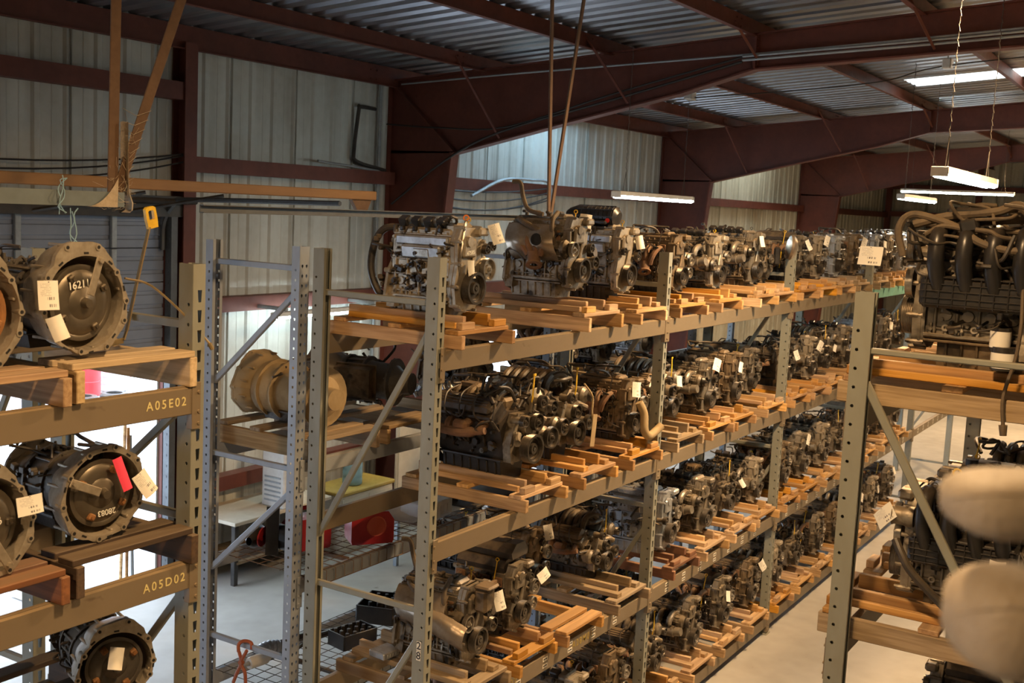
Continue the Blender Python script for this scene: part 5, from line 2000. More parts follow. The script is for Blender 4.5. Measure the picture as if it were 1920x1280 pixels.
extra(EN[0, 2, 0], 'belt_guard_box', m, 'alu_brown')
# headlamp-shaped clear lens lying against the second-bay engine on the top shelf
hl = thing('headlamp', 'clear ribbed headlamp hung between engines at the end of the second bay', 'headlamp', (13.28, 4.42, 4.62), R(20))
m = MB()
m.lathe([(0, .0), (.08, .006), (.14, .03), (.15, .06), (.12, .10), (0, .12)], (0, 0, .22), (.2, -1, -.1), 18)
obj('lens', m.mesh('lens', M['shield']), hl)
m = MB()
m.box((.1, .10, .1), (.10, .08, .22), .02)
obj('bracket', m.mesh('bracket', M['plastic']), hl)
# box of bright parts glimpsed under the top shelf
m = MB()
rg = random.Random(3)
for i in range(60):
    p = (rg.uniform(-.3, .3), rg.uniform(-.25, .25), rg.uniform(0, .12))
    m.cyl(p, (p[0] + rg.uniform(-.05, .05), p[1] + rg.uniform(-.05, .05), p[2] + rg.uniform(.02, .06)), rg.uniform(.012, .03), None, 7)
o = one('loose_parts', m, M['alu_blue'], 'heap of small bright metal parts behind the second shelf', 'metal parts', kind='stuff', loc=(8.6, 6.0, 3.38))

# ------------------------------------------------------------------ rack across the aisle
CR = [(0, 6.62, 'runner', 'wood_orange', 1.22, 1.09, .05, 'large engine with black intake runners and thick wiring, top shelf across the aisle'),
      (1, 6.60, 'runner_b', 'wood_orange', 1.15, 1.05, .0, 'engine with black intake runners behind the diagonal brace across the aisle'),
      (2, 6.72, 'grey', 'wood_old', 1.15, 1.02, .0, 'engine partly hidden on the third shelf across the aisle'),
      (0, 7.75, 'brown', 'wood', 1.1, 1.03, 0, 'brown engine, second on the top shelf across the aisle'),
      (1, 7.45, 'dark', 'wood', 1.1, 1.03, 0, 'dark engine, second on the second shelf across the aisle'),
      (1, 8.35, 'vee_b', 'wood', 1.0, .98, 0, 'dirty V engine, third on the second shelf across the aisle'),
      (2, 7.65, 'dark', 'wood', 1.1, 1.03, 0, 'dark engine, second on the third shelf across the aisle'),
      (0, 8.7, 'grey', 'wood', 1.1, 1.03, 0, 'grey engine, third on the top shelf across the aisle')]
CE = {}
for k, (lv, px, kd, tim, sc, yc, dz, lab) in enumerate(CR):
    top = pallet('pallet under the ' + lab.replace(', top shelf across the aisle', '').replace(' behind the diagonal brace across the aisle', ', across the aisle'), px, 1.14, LEVELS[lv], .70, 1.22, tim, 0, 'pallets across the aisle', PI, seed=k, sh=.115, smat='wood_old')
    CE[k] = place(PR[kd], 'engine', lab, 'engine', (px, yc, top + dz), PI + (.03 if k else 0), 'engines across the aisle', sc)
add_tags(CE[0], [('w', (.18, -.46, .47), (.9, -.35, .1), 0)])
add_tags(CE[1], [('w', (.22, -.34, .46), (.8, -.5, .1), .8), ('b', (.27, .18, .3), (1, 0, 0), 0)])
add_tags(CE[2], [('b', (.25, -.32, .42), (.9, -.4, .1), .2)])
rg = random.Random(17)
m = MB()       # thick wiring conduit looping over the large engine
for pts, r_ in (([(.26, -.30, .48), (.25, -.33, .60), (.20, -.28, .665), (.22, -.10, .62), (.27, .02, .555), (.28, .16, .53), (.26, .30, .56)], .017),
                ([(.20, -.28, .62), (.18, -.15, .66), (.17, .05, .69), (.19, .14, .72), (.22, .20, .66), (.26, .22, .56), (.27, .20, .45), (.25, .19, .36)], .020),
                ([(.16, .10, .70), (.14, .20, .68), (.15, .32, .70), (.13, .45, .66)], .022), ([(.10, -.25, .62), (.06, -.05, .64), (.08, .15, .66), (.05, .35, .65)], .016),
                ([(.22, -.22, .58), (.24, -.14, .62), (.23, .0, .60), (.2, .12, .61), (.22, .26, .60)], .012), ([(.05, .1, .66), (.1, .2, .74), (.02, .3, .72), (-.05, .4, .68)], .014)):
    m.tube(spline(pts, 7), r_, 9)
hoses(m, rg, 14, ((.02, .24), (-.28, .42), (.58, .69)), (.006, .011), 6, 6, 9)
extra(CE[0], 'wiring_conduit', m, 'conduit')
m = MB()
hoses(m, rg, 16, ((.12, .27), (-.25, .4), (.46, .60)), (.005, .010), 5, 5, 6)
extra(CE[0], 'wire_bundle', m, 'rubber')['kind'] = 'stuff'
m = MB()
m.tube(spline([(.27, .20, .38), (.29, .21, .22), (.285, .20, .08), (.30, .17, -.08), (.30, .18, -.20)], 6), .008, 6)
m.cyl((.30, .18, -.20), (.303, .185, -.245), .018, .014, 10)
extra(CE[0], 'dangling_cable', m, 'conduit')
m = MB()
m.box((.23, -.04, .625), (.06, .075, .06), .01, Matrix.Rotation(.3, 3, 'X'))
m.box((.12, -.06, .68), (.13, .18, .05), .012)
extra(CE[0], 'connector_block', m, 'plastic')
m = MB()
m.cyl((.20, .14, .02), (.20, .14, .12), .05, .05, 18)
q = extra(CE[0], 'filter_canister', m, 'steel')
m = MB()
m.cyl((.20, .14, .03), (.20, .14, .095), .0508, None, 18, False)
obj('canister_label', m.mesh('canister_label', M['paper_plain']), q)
m = MB()
m.tube(spline([(.24, -.28, .36), (.27, -.24, .30), (.28, -.18, .22), (.27, -.02, .08), (.26, .10, -.02), (.25, .14, -.05)], 6), .020, 10)
extra(CE[1], 'coolant_hose', m, 'rubber')
m = MB()
m.lathe([(.014, 0), (.022, 0), (.022, .008), (.014, .008)], (.12, -.05, .70), (1, .2, 0), 14)
m.tube([(.12, -.05, .68), (.12, -.045, .58)], .006, 5)
extra(CE[1], 'dipstick_ring', m, 'yellow')
m = MB()
for yy in (-.02, .06, -.14):
    for zz in (.175, .30):
        m.lathe([(.008, 0), (.016, 0), (.016, .018), (.008, .018), (.008, .004), (0, .004)], (.145, yy + zz * .15, zz), (1, 0, 0), 12)
extra(CE[0], 'mounting_bosses', m, 'alu')['kind'] = 'stuff'
extra(CE[1], 'mounting_bosses', m, 'alu')['kind'] = 'stuff'

# ------------------------------------------------------------------ transmission rack
TP = {}
TP['t1'] = transmission(3, 'belldark', 'bell', 'conv', .240, True, [('t', (-.235, -.03, .30), (-.35, -1, .1), 0), ('b', (-.205, -.055, .155), (-.6, -1, .1), .35)], ('16211', .050, (-.03, .0115, .335), (0, -1, 0), .12), arm=72)
TP['t0'] = transmission(4, 'bell', 'bell', 'rust_orange', .245, True, [], None, arm=False)
TP['t2'] = transmission(6, 'belldark', 'bell', 'conv', .225, False, [('t', (.20, -.035, .26), (.05, -1, .2), .5), ('p', (.07, -.04, .33), (-.1, -1, .1), .3)], ('28083', .040, (.02, .0115, .14), (0, -1, 0), 3.2), arm=155, lugs='rust_orange')
TP['t3'] = transmission(9, 'belldark', 'bell', 'conv', .245, True, [('w', (.19, -.05, .33), (-.1, -1, .1), .03)], ('A579', .05, (.06, .0115, .30), (0, -1, 0), -1.2), arm=-60)
TP['t4'] = transmission(12, 'belldark', 'bell', 'belldark', .20, True, [('b', (-.02, -.05, .28), (-.2, -1, .4), -.2)], None, arm=False)
place(TP['t1'], 'transmission', 'gearbox marked 16211 on the top shelf of the stencilled rack', 'transmission', (3.41, 4.42, 4.385), .06, 'gearboxes on the stencilled rack')
place(TP['t0'], 'transmission', 'gearbox with an orange rusted converter beside the one marked 16211', 'transmission', (2.83, 4.40, 4.36), .0, 'gearboxes on the stencilled rack')
place(TP['t2'], 'transmission', 'gearbox with a pink tag on the second shelf of the stencilled rack', 'transmission', (3.55, 4.46, 3.465), -.08, 'gearboxes on the stencilled rack', skip=('bogus',))
place(TP['t3'], 'transmission', 'gearbox marked A579 beside the pink-tagged gearbox', 'transmission', (2.88, 4.40, 3.43), .05, 'gearboxes on the stencilled rack')
t4 = place(TP['t4'], 'transmission', 'dark gearbox lying low under the beam stencilled A05D02', 'transmission', (3.70, 4.55, 2.54), -.35, 'gearboxes on the stencilled rack')
m = MB()
m.tube(spline([(-.12, .42, .36), (-.13, .42, .47), (-.09, .40, .50)], 4), .012, 7)
m.tube(spline([(-.05, .35, .36), (0, .33, .42), (.02, .33, .50)], 4), .012, 7)
m.cyl((.02, .31, .50), (.02, .36, .50), .026, None, 10)
m.box((-.06, .36, .38), (.16, .14, .05), .015)
extra(t4, 'selector_lever', m, 'iron')
for lv, (z, ms) in enumerate(((4.195, ('wood_pale', 'wood')), (3.285, ('wood_dark', 'wood_red')), (2.36, ('wood_dark', 'wood_dark')))):
    nm = ('top', 'second', 'third')[lv]
    pallet(f'pallet nearest the stencilled post on the {nm} gearbox shelf', 3.63, 4.88, z, .74, 1.16, ms[0], 2, 'pallets of the gearbox rack', 0, .15, 40 + lv)
    pallet(f'pallet farther from the stencilled post on the {nm} gearbox shelf', 2.86, 4.86, z, .74, 1.16, ms[1], 2, 'pallets of the gearbox rack', 0, .13, 50 + lv)
# flat lever with a yellow loop handle
lv_ = thing('dipstick', 'long flat dipstick with a yellow loop handle behind the gearbox marked 16211', 'dipstick', (3.93, 4.82, 4.37))
m = MB()
pts = [(-.06, 0, -.0), (.02, 0, .01), (.04, 0, .06), (.085, 0, .24), (.18, 0, .60)]
for a, b in zip(pts, pts[1:]):
    bar(m, a, b, .008, .030)
obj('blade', m.mesh('blade', M['brass']), lv_)
m = MB()
m.ring([(-.032, -.05), (.032, -.05), (.036, .0), (.034, .055), (.02, .065), (-.02, .065), (-.034, .055), (-.036, 0)], [(-.016, -.005), (.016, -.005), (.018, .015), (.018, .04), (.012, .045), (-.012, .045), (-.018, .04), (-.018, .015)], (.19, -.012, .645), (.97, 0, .22), (-.22, 0, .97), (0, .02, 0))
obj('loop_handle', m.mesh('loop_handle', M['yellow']), lv_)
m = MB()
m.tube(spline([(3.66, 4.46, 4.74), (3.81, 4.45, 4.70), (3.98, 4.40, 4.55), (4.09, 4.33, 4.40)], 5), .006, 6)
m.cyl((4.085, 4.33, 4.405), (4.10, 4.325, 4.375), .012, None, 8)
one('thin_cable', m, M['brass'], 'thin brown cable with a knob leaning from the gearbox to the post', 'cable')

# ------------------------------------------------------------------ back row: gearboxes, wire decks and loose parts
TP['t5'] = transmission(15, 'tan_case', 'tan_case', 'belldark', .24, True, [('b', (-.20, .12, .13), (-1, 0, -.1), 0)], None, .95, arm=False, fat=1.28)
TP['t6'] = transmission(16, 'belldark', 'belldark', 'belldark', .24, False, [], None, .8, arm=False, pan='alu_brown')
pallet('weathered pallet under the dusty tan gearbox in the back row', 6.66, 6.07, 3.22, .74, 1.1, 'wood_old', 2, 'pallets of the back row', 0, .14, 61)
pallet('weathered pallet under the black gearbox in the back row', 7.50, 6.07, 3.22, .74, 1.1, 'wood_old', 2, 'pallets of the back row', 0, .12, 62)
place(TP['t5'], 'transmission', 'dusty tan gearbox on its side in the back row behind the grey frame', 'transmission', (6.66, 6.52, 3.40), PI - .12, 'gearboxes of the back row')
place(TP['t6'], 'transmission', 'black oily gearbox in the back row behind the long rack', 'transmission', (7.10, 6.42, 3.66), PI + .2, 'gearboxes of the back row', 1.1, (0, -PI / 2))
for i, (x, kd) in enumerate(((8.9, 'brown'), (10.6, 'dark'), (11.5, 'grey'), (12.6, 'bright'))):
    pallet(f'pallet under the {ORD[i]} engine of the back row', x, 6.08, 3.22, .7, 1.1, 'wood_old', 0, 'pallets of the back row', 0, .095, 70 + i)
    place(PR[kd], 'engine', f'{LOOK[kd]} engine in the back row, {ORD[i]} from the near end', 'engine', (x, 6.15, 3.37), 0, 'engines of the back row', 1.05)

k_ = 0
for z, lst in ((2.33, ((10.3, 'brown_b'), (11.2, 'vee'), (12.1, 'dark'), (12.95, 'brown'))), (1.36, ((9.2, 'dark'), (10.4, 'vee_b'), (11.3, 'brown'), (12.2, 'grey'), (13.0, 'brown_b'))), (.10, ((9.1, 'brown'), (10.3, 'dark'), (11.3, 'brown_b'), (12.3, 'vee')))):
    nm = {2.33: 'middle shelf', 1.36: 'lower shelf', .10: 'floor level'}[z]
    for i, (x, kd) in enumerate(lst):
        zz = z
        if z < .2:
            zz = .0
        top = pallet(f'dark pallet at {nm} of the back row, {ORD[i]} from the near end', x, 6.08, zz + (.02 if z == 2.33 else 0), .66, 1.05, 'wood_dark', 0, 'pallets of the back row', 0, .095, 80 + k_)
        place(PR[kd], 'engine', f'{LOOK[kd]} engine at {nm} of the back row, {ORD[i]} from near end', 'engine', (x, 6.16, top), 0, 'engines of the back row', 1.05)
        k_ += 1


def wire_deck(label, x0, x1, y0, y1, z, mat='dark_steel', drop=.10):
    r = thing('wire_deck', label, 'wire deck', (x0, y0, z), 0, 'wire decks of the back row')
    m = MB()
    n = int((x1 - x0) / .105)
    for i in range(n + 1):
        xx = (x1 - x0) * i / n
        m.tube([(xx, -.05, -drop), (xx, -.05, -.002), (xx, 0, .002), (xx, y1 - y0 - .02, .002)], .0035, 4)
    k = int((y1 - y0) / .11)
    for j in range(k + 1):
        yy = (y1 - y0) * j / k
        m.tube([(0, yy, -.006), (x1 - x0, yy, -.006)], .0035, 4)
    m.tube([(0, -.05, -drop), (x1 - x0, -.05, -drop)], .004, 4)
    o = obj('wire_mesh', m.mesh('wire_mesh', M[mat]), r)
    o['kind'] = 'stuff'
    for q in range(3):
        m = MB()
        m.box(((x1 - x0) * (q + .5) / 3, (y1 - y0) / 2, -.025), (.04, y1 - y0 - .10, .03), .004)
        obj('support_channel', m.mesh('support_channel', M[mat]), r)
    return r


wire_deck('brown wire deck carrying red cans in the back row', 6.25, 9.75, 5.60, 6.53, 2.345, 'rust_pipe')
wire_deck('lower dark wire deck in the back row', 6.25, 9.75, 5.60, 6.53, 1.375)
wire_deck('middle wire deck in the second bay of the back row', 9.91, 13.4, 5.60, 6.53, 2.345)


def fuel_can(label, loc, rz, s=1.0):
    r = thing('fuel_can', label, 'fuel can', loc, rz, 'red fuel cans', s)
    m = MB()
    m.prism([(-.17, 0), (.17, 0), (.18, .03), (.18, .20), (.13, .27), (-.12, .27), (-.18, .20), (-.18, .03)], (0, -.11, 0), (1, 0, 0), (0, 0, 1), (0, .22, 0))
    obj('tank', m.mesh('tank', M['red']), r)
    m = MB()
    m.tube(spline([(-.10, 0, .26), (-.09, 0, .33), (.03, 0, .34), (.06, 0, .27)], 4), .018, 8)
    obj('handle', m.mesh('handle', M['red']), r)
    m = MB()
    m.lathe([(0, .05), (.028, .05), (.03, .0), (.045, -.01)], (-.13, -.0, .26), (-.5, 0, 1), 14)
    obj('spout', m.mesh('spout', M['orange']), r)
    m = MB()
    m.lathe([(0, 0), (.065, .004), (.075, .0), (.085, .004)], (.03, -.111, .15), (0, -1, 0), 18)
    obj('round_emboss', m.mesh('round_emboss', M['red_dull']), r)
    return r


fuel_can('red plastic can with an orange round panel on the wire deck', (7.25, 5.78, 2.355), R(-35), 1.0)
fuel_can('pink-red plastic can half hidden behind the grey post', (6.78, 6.05, 2.355), R(-20), .95)


def mirror(label, loc, rz, s, tl):
    r = thing('wing_mirror', label, 'car mirror', loc, rz, 'car mirrors on the wire deck', s)
    m = MB()
    g = []
    for j in range(7):
        t = j / 6
        w = math.sin(PI * (.12 + .76 * t))
        g.append([(.15 * (t - .5) * 2, .05 * w * math.cos(a) * 1.2, .09 + .085 * w * math.sin(a)) for a in [2 * PI * k / 12 for k in range(13)]])
    m.sheet(g)
    obj('shell', m.mesh('shell', M['plastic'], 60), r)
    m = MB()
    m.prism(circ(.07, 14), (0, -.058, .09), (1.7, 0, 0), (0, 0, 1), (0, .01, 0))
    obj('glass', m.mesh('glass', M[tl]), r)
    m = MB()
    m.box((.15, .02, .05), (.10, .05, .10), .02)
    obj('mount', m.mesh('mount', M['plastic']), r)
    return r


mirror('black car mirror with a red face on the wire deck', (6.50, 6.33, 2.355), R(25), 1.1, 'red')
mirror('black upright car mirror beside the red-faced mirror', (6.58, 6.10, 2.355), R(70), 1.25, 'plastic')
m = MB()
m.prism([(0, 0), (.30, .02), (.34, .10), (.20, .34), (.12, .36), (.02, .12)], (0, 0, 0), (.75, .66, 0), (0, 0, 1), (.06, -.08, 0))
one('plastic_fender_liner', m, M['plastic'], 'curved black plastic car trim standing on the wire deck', 'car trim', loc=(6.42, 6.15, 2.35))
m = MB()
g = []
rg = random.Random(2)
for j in range(9):
    g.append([(.11 * i, .09 * j, .03 + .10 * math.exp(-((i - 2.5) ** 2 + (j - 5) ** 2) / 5) + rg.uniform(0, .02) - .03 * (i / 9)) for i in range(10)])
m.sheet(g)
one('plastic_sheet', m, M['paper_plain'], 'crumpled white plastic sheet on the wire deck', 'plastic sheet', loc=(7.75, 5.70, 2.36), sharp=60)
for q, (lab, loc, sz, mt, rz) in enumerate((
        ('rectangular black air duct on the wire deck', (8.75, 6.05, 2.355), (.34, .24, .18), 'plastic', .5),
        ('white carton with grey smudges under the second shelf', (8.15, 5.85, 2.36), (.42, .3, .16), 'white_enamel', .1),
        ('flat dark panel on the lower back deck', (9.0, 5.95, 2.36), (.9, .6, .03), 'dark_steel', .05),
        ('black tray of plugs on the lower wire deck', (8.0, 6.2, 1.38), (.42, .34, .16), 'plastic', .35),
        ('small silver control box on a pallet of the third shelf', (6.62, 5.08, 1.745), (.20, .16, .05), 'alu_blue', -.1),
        ('dark plastic bin on the lower wire deck', (7.35, 6.0, 1.38), (.35, .22, .13), 'plastic', -.2))):
    r = thing(('air_duct', 'carton', 'flat_panel', 'parts_tray', 'control_box', 'plastic_bin')[q], lab, ('duct', 'carton', 'panel', 'tray', 'electronics', 'bin')[q], loc, rz)
    m = MB()
    if q in (0, 3, 5):
        t = .015
        for c, s in (((0, 0, t / 2), (sz[0], sz[1], t)), ((sz[0] / 2, 0, sz[2] / 2), (t, sz[1], sz[2])), ((-sz[0] / 2, 0, sz[2] / 2), (t, sz[1], sz[2])), ((0, sz[1] / 2, sz[2] / 2), (sz[0], t, sz[2])), ((0, -sz[1] / 2, sz[2] / 2), (sz[0], t, sz[2]))):
            m.box(c, s, .004)
    else:
        m.box((0, 0, sz[2] / 2), sz, .008)
    obj('body', m.mesh('body', M[mt]), r)
    m = MB()
    if q in (3, 5):
        for a in range(4):
            for b in range(3):
                m.cyl((-.13 + a * .08, -.09 + b * .08, .01), (-.13 + a * .08, -.09 + b * .08, sz[2] * 1.1), .02, .016, 8)
        obj('plugs', m.mesh('plugs', M['rubber']), r)['kind'] = 'stuff'
    else:
        for a in range(5):
            m.box((-sz[0] * .3 + a * sz[0] * .15, -sz[1] / 2 - .002, sz[2] * .5), (sz[0] * .05, .006, sz[2] * .5), .002)
        obj('ribs', m.mesh('ribs', M[mt]), r)
# dark trims and a bottle on the low deck
for q, (lab, pts, rr, loc) in enumerate((('long black strut lying on the lower wire deck', [(0, 0, .03), (.3, -.05, .04), (.7, -.22, .05)], .035, (6.75, 6.42, 1.38)), ('second black strut beside the long strut', [(0, 0, .03), (.35, .02, .05), (.8, -.1, .04)], .028, (6.85, 6.22, 1.38)),
                                         ('silver ribbed boot on the lower wire deck', [(0, 0, .05), (.1, .0, .06), (.2, -.03, .05)], .05, (6.62, 6.38, 1.38)))):
    m = MB()
    pp = spline(pts, 6)
    m.tube(pp, [rr * (1 + .18 * (i % 2) if q == 2 else (1 if 3 < i < len(pp) - 3 else .6)) for i in range(len(pp))], 10)
    one('shock_strut' if q < 2 else 'rubber_boot', m, M['plastic' if q < 2 else 'alu_blue'], lab, 'car part', loc=loc)
bt = thing('bottle', 'white plastic bottle lying on the lower wire deck', 'bottle', (6.42, 6.30, 1.42), R(20))
m = MB()
m.lathe([(0, 0), (.045, 0), (.05, .02), (.05, .17), (.03, .21), (.018, .22), (.018, .24), (0, .24)], (0, 0, 0), (1, -.5, 0), 16)
obj('flask', m.mesh('flask', M['white_enamel']), bt)
m = MB()
m.cyl((0, 0, 0), (-.06, .03, 0), .022, .01, 10)
obj('nozzle', m.mesh('nozzle', M['galv']), bt)
# red-handled locking pliers hooked over the grey rung
tg = thing('clamp_tool', 'rust-red clamp tool hooked over the rung of the grey frame', 'clamp', (6.155, 6.07, 1.66))
m = MB()
m.tube(spline([(-.03, .05, .0), (-.03, .05, .06), (-.0, .02, .085), (.02, -.03, .075), (.015, -.045, .03)], 5), .014, 7)
m.tube(spline([(-.03, .045, .0), (-.03, .02, -.08), (-.03, .06, -.17), (-.03, .10, -.26)], 5), .014, 7)
m.tube(spline([(-.03, -.035, .03), (-.03, .02, -.08), (-.03, -.02, -.15), (-.03, -.03, -.23)], 5), .014, 7)
m.cyl((-.045, .02, -.08), (-.015, .02, -.08), .02, None, 10)
obj('clamp_body', m.mesh('clamp_body', M['copper_rust']), tg)

# ------------------------------------------------------------------ workbench corner by the left wall
wbn = thing('workbench', 'long pale workbench against the left wall', 'workbench', (10.7, 10.55, 0))
m = MB()
m.box((.7, .45, .86), (1.9, .9, .05), .006)
obj('bench_top', m.mesh('bench_top', M['cream']), wbn)
for a in (-.15, 1.55):
    m = MB()
    m.box((a, .1, .42), (.07, .07, .84), .005)
    obj('leg', m.mesh('leg', M['dark_steel']), wbn)
m = MB()
m.box((.7, .45, .30), (1.7, .8, .03), .004)
obj('lower_shelf', m.mesh('lower_shelf', M['wood_old']), wbn)
ac = thing('air_cooler', 'white louvred air cooler standing on the workbench', 'air cooler', (11.55, 10.75, .885))
m = MB()
m.box((0, 0, .42), (.42, .42, .84), .02)
obj('casing', m.mesh('casing', M['white_enamel']), ac)
for k in range(6):
    m = MB()
    m.box((-.215, 0, .10 + k * .065), (.012, .30, .025), .004)
    obj('louvre', m.mesh('louvre', M['galv']), ac)
for k in range(5):
    m = MB()
    m.box((0, -.215, .10 + k * .065), (.30, .012, .025), .004)
    obj('louvre', m.mesh('louvre', M['galv']), ac)
cb = thing('cabinet', 'cream cabinet with a yellow top by the left wall', 'cabinet', (13.05, 10.75, 0))
m = MB()
m.box((0, 0, .43), (1.2, .6, .86), .012)
obj('body', m.mesh('body', M['cream']), cb)
m = MB()
m.box((0, 0, .89), (1.25, .66, .06), .015)
obj('top', m.mesh('top', M['yellow_dull']), cb)
for a in (-.3, .3):
    m = MB()
    m.box((a, -.305, .43), (.56, .02, .76), .006)
    d_ = obj('door', m.mesh('door', M['cream']), cb)
    m = MB()
    m.box((a * .25, -.325, .5), (.02, .02, .12), .004)
    obj('handle', m.mesh('handle', M['galv']), d_)
wj = thing('water_jug', 'blue-tinted water jug standing on the yellow-topped cabinet', 'water jug', (12.98, 10.70, .92))
m = MB()
m.lathe([(0, 0), (.13, 0), (.15, .02), (.15, .10), (.143, .115), (.15, .13), (.15, .22), (.143, .235), (.15, .25), (.15, .33), (.12, .39), (.04, .43), (.035, .49), (0, .49)], (0, 0, 0), (0, 0, 1), 24)
jm, nt, b_ = newmat('blue_tinted_plastic')
b_.inputs['Base Color'].default_value = (.30, .52, .62, 1)
b_.inputs['Roughness'].default_value = .12
b_.inputs['Transmission Weight'].default_value = .35
M['jug'] = jm
obj('bottle', m.mesh('bottle', M['jug'], 50), wj)
m = MB()
m.cyl((0, 0, .49), (0, 0, .53), .038, None, 14)
obj('cap', m.mesh('cap', M['white_enamel']), wj)
m = MB()
m.box((0, 0, .9), (2.6, .05, 1.8), .01)
m.box((0, -.03, 1.72), (2.6, .06, .05), .008)
for a in (-1.25, -.4, .45, 1.25):
    m.box((a, -.035, .9), (.06, .03, 1.7), .006)
one('partition_panel', m, M['cream'], 'cream partition panel behind the workbench corner', 'partition', loc=(15.2, 10.6, 0))
tb = thing('work_table', 'white-topped table with metal parts behind the long rack', 'table', (13.6, 9.2, 0))
m = MB()
m.box((0, 0, .92), (2.2, .8, .05), .01)
obj('table_top', m.mesh('table_top', M['white_enamel']), tb)
for a in (-1, 1):
    for b2 in (-.34, .34):
        m = MB()
        m.box((a, b2, .45), (.06, .06, .9), .004)
        obj('leg', m.mesh('leg', M['galv']), tb)
for q, (lab, loc, sz, mt) in enumerate((('rusty bracket with a ring bolt on the white table', (13.3, 9.1, .945), (.34, .20, .12), 'rust'), ('grey slotted metal box on the white table', (13.95, 9.1, .945), (.42, .26, .2), 'alu_blue'), ('flat metal fixture on the white table', (12.75, 9.05, .945), (.40, .3, .10), 'galv'))):
    r = thing(('ring_bracket', 'slotted_box', 'metal_fixture')[q], lab, 'metal part', loc, .15)
    m = MB()
    m.box((0, 0, sz[2] - .012), (sz[0], sz[1], .024), .004)
    m.box((-sz[0] / 2 + .015, 0, sz[2] / 2), (.03, sz[1], sz[2]), .004)
    m.box((sz[0] / 2 - .015, 0, sz[2] / 2), (.03, sz[1], sz[2]), .004)
    if q:
        m.box((0, 0, sz[2] / 2), (sz[0] * .9, sz[1] * .8, sz[2] * .9), .006)
    obj('body', m.mesh('body', M[mt]), r)
    m = MB()
    if q == 0:
        m.lathe([(.03, 0), (.045, 0), (.045, .014), (.03, .014), (.03, 0)], (0, 0, .17), (1, .8, 0), 14)
    else:
        for a in range(9):
            m.box((-sz[0] * .4 + a * sz[0] * .1, -sz[1] / 2 - .002, sz[2] * .6), (.012, .006, sz[2] * .35))
    obj('ring_bolt' if q == 0 else 'slots', m.mesh('detail', M['alu_blue' if q == 0 else 'dark_steel']), r)

# ------------------------------------------------------------------ by the door and in the sunlit yard
for q, (dx, lean, mt) in enumerate(((0, .10, 'wood'), (.10, .05, 'wood_orange'), (.20, -.02, 'galv'))):
    m = MB()
    m.tube([(0, 0, 0), (lean, .05, 2.3 - .1 * q)], .022, 7)
    one('pole', m, M[mt], ('brown wooden pole leaning by the raised door', 'pale wooden pole leaning by the raised door', 'grey metal pole leaning by the raised door')[q], 'pole', loc=(9.22 + dx, 11.28, 0))
m = MB()
m.prism([(0, 0), (.42, 0), (.46, .75), (.30, .80), (.06, .72)], (9.1, 12.4, 0), (1, 0, 0), (0, 0, 1), (0, .06, 0))
one('pressed_panel', m, M['galv'], 'grey pressed metal panel standing outside the raised door', 'panel')
m = MB()
m.box((8.75, 12.3, .35), (.5, .4, .7), .01)
one('carton', m, M['cream'], 'tan carton standing outside the raised door', 'carton')
for q, (lab, x, y, r_, h, mt, tm) in enumerate((('red drum standing in the sunlit yard', 18.2, 23.6, .36, 1.0, 'red_bright', 'red'), ('pale drum with a blue lid in the sunlit yard', 19.2, 23.8, .40, .55, 'white_enamel', None), ('pink-red bin in the sunlit yard', 16.9, 23.6, .36, 1.2, 'pink', 'red'))):
    r = thing('drum', lab, 'drum', (x, y, 0), 0, 'drums in the yard')
    m = MB()
    m.lathe([(0, 0), (r_, 0), (r_, h * .33), (r_ * 1.03, h * .345), (r_, h * .36), (r_, h * .66), (r_ * 1.03, h * .675), (r_, h * .69), (r_, h), (0, h)], (0, 0, 0), (0, 0, 1), 22)
    obj('body', m.mesh('body', M[mt]), r)
    m = MB()
    m.lathe([(0, 0), (r_ * 1.04, 0), (r_ * 1.04, .14), (r_ * .9, .18), (0, .18)], (0, 0, h), (0, 0, 1), 22)
    M.setdefault('blue', plain('blue_plastic', (.06, .22, .62), .5))
    obj('lid', m.mesh('lid', M['blue'] if tm is None else M['red']), r)
for q, (x, y) in enumerate(((17.3, 22.5), (18.1, 22.4))):
    m = MB()
    m.lathe([(.19, 0), (.30, 0), (.34, .05), (.34, .16), (.30, .21), (.19, .21), (.19, 0)], (0, 0, 0), (0, 0, 1), 24)
    one('tyre', m, M['rubber'], ('first', 'second')[q] + ' black tyre lying in the sunlit yard', 'tyre', loc=(x, y, 0))
rg = random.Random(9)
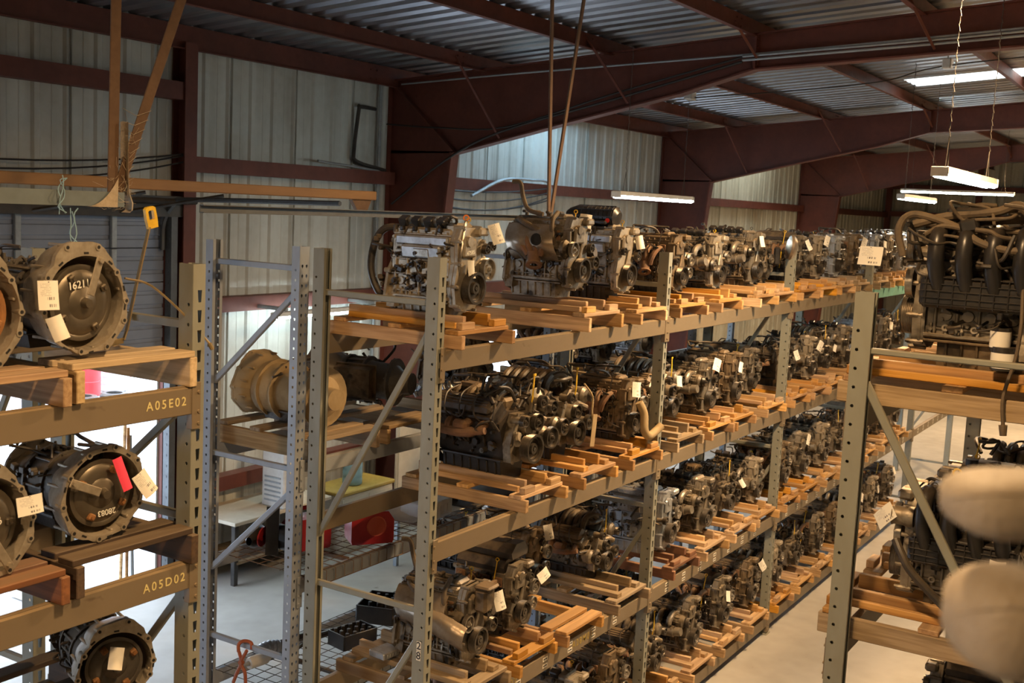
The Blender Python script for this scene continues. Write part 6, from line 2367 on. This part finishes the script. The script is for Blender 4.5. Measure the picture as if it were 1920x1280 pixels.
for q in range(5):
    m = MB()
    s = rg.uniform(.3, .6)
    m.box((0, 0, s / 2), (s * 1.2, s, s), .02)
    m.box((0, 0, s * .8), (s * 1.24, s * 1.04, .05), .01)
    one('crate', m, M[('white_enamel', 'galv', 'cream', 'dark_steel', 'red')[q]], f'{("white", "grey", "cream", "dark", "red")[q]} crate in the sunlit yard', 'crate', loc=(16.4 + q * 1.1, 25.4 + rg.uniform(-.1, .1), 0), rz=rg.uniform(0, 1))

# ------------------------------------------------------------------ beige padded arms close to the camera
rv = Vector((.53, -.85, 0)).normalized()
dn = Vector((-.85, -.53, 0))


def armrest(label, p, th, wd, sl, back):
    p = Vector(p)
    r = thing('padded_arm', label, 'armrest', p, 0, 'beige padded arms')
    m = MB()
    g = []
    K = 22
    for j in range(20):
        t = j / 19
        sx = .36 * t ** 2.4
        f = max(1e-6, (1 - (1 - min(1, sx / .055)) ** 2.6)) ** .45
        c = rv * sx + dn * (.02 * t) + Vector((0, 0, sl * sx / .34))
        row = []
        for k in range(K + 1):
            a = 2 * PI * k / K
            ca, sa = math.cos(a), math.sin(a)
            e = .62
            row.append(tuple(c + dn * (wd / 2 * f * math.copysign(abs(ca) ** e, ca)) + Vector((0, 0, th / 2 * f * math.copysign(abs(sa) ** e, sa)))))
        g.append(row)
    m.sheet(g)
    pad = obj('pad', m.mesh('pad', M['vinyl'], 60), r)
    m = MB()
    m.tube([tuple(Vector(row[2]) * .5 + Vector(row[2]) * .5 + Vector((0, 0, .0))) for row in g[2:]], .0016, 5)
    m.tube([tuple(Vector(row[9])) for row in g[2:]], .0016, 5)
    obj('seam', m.mesh('seam', M['vinyl']), pad)
    m = MB()
    e = rv * .34 + Vector((0, 0, sl))
    b_ = e + rv * .15 + dn * back
    m.tube([rv * .25, e, e + rv * .12, b_, b_ + Vector((0, 0, -.3))], .015, 8)
    m.tube([b_ + Vector((0, 0, -.3)), b_ + Vector((0, 0, -p.z - e.z + .01))], .02, 8)
    obj('support_post', m.mesh('support_post', M['dark_steel']), r)
    return r


armrest('upper beige padded arm at the right edge', (1.083, .195, 4.930), .058, .10, .012, 1.9)
armrest('lower beige padded arm at the right edge', (1.060, .178, 4.830), .092, .12, .010, 1.6)
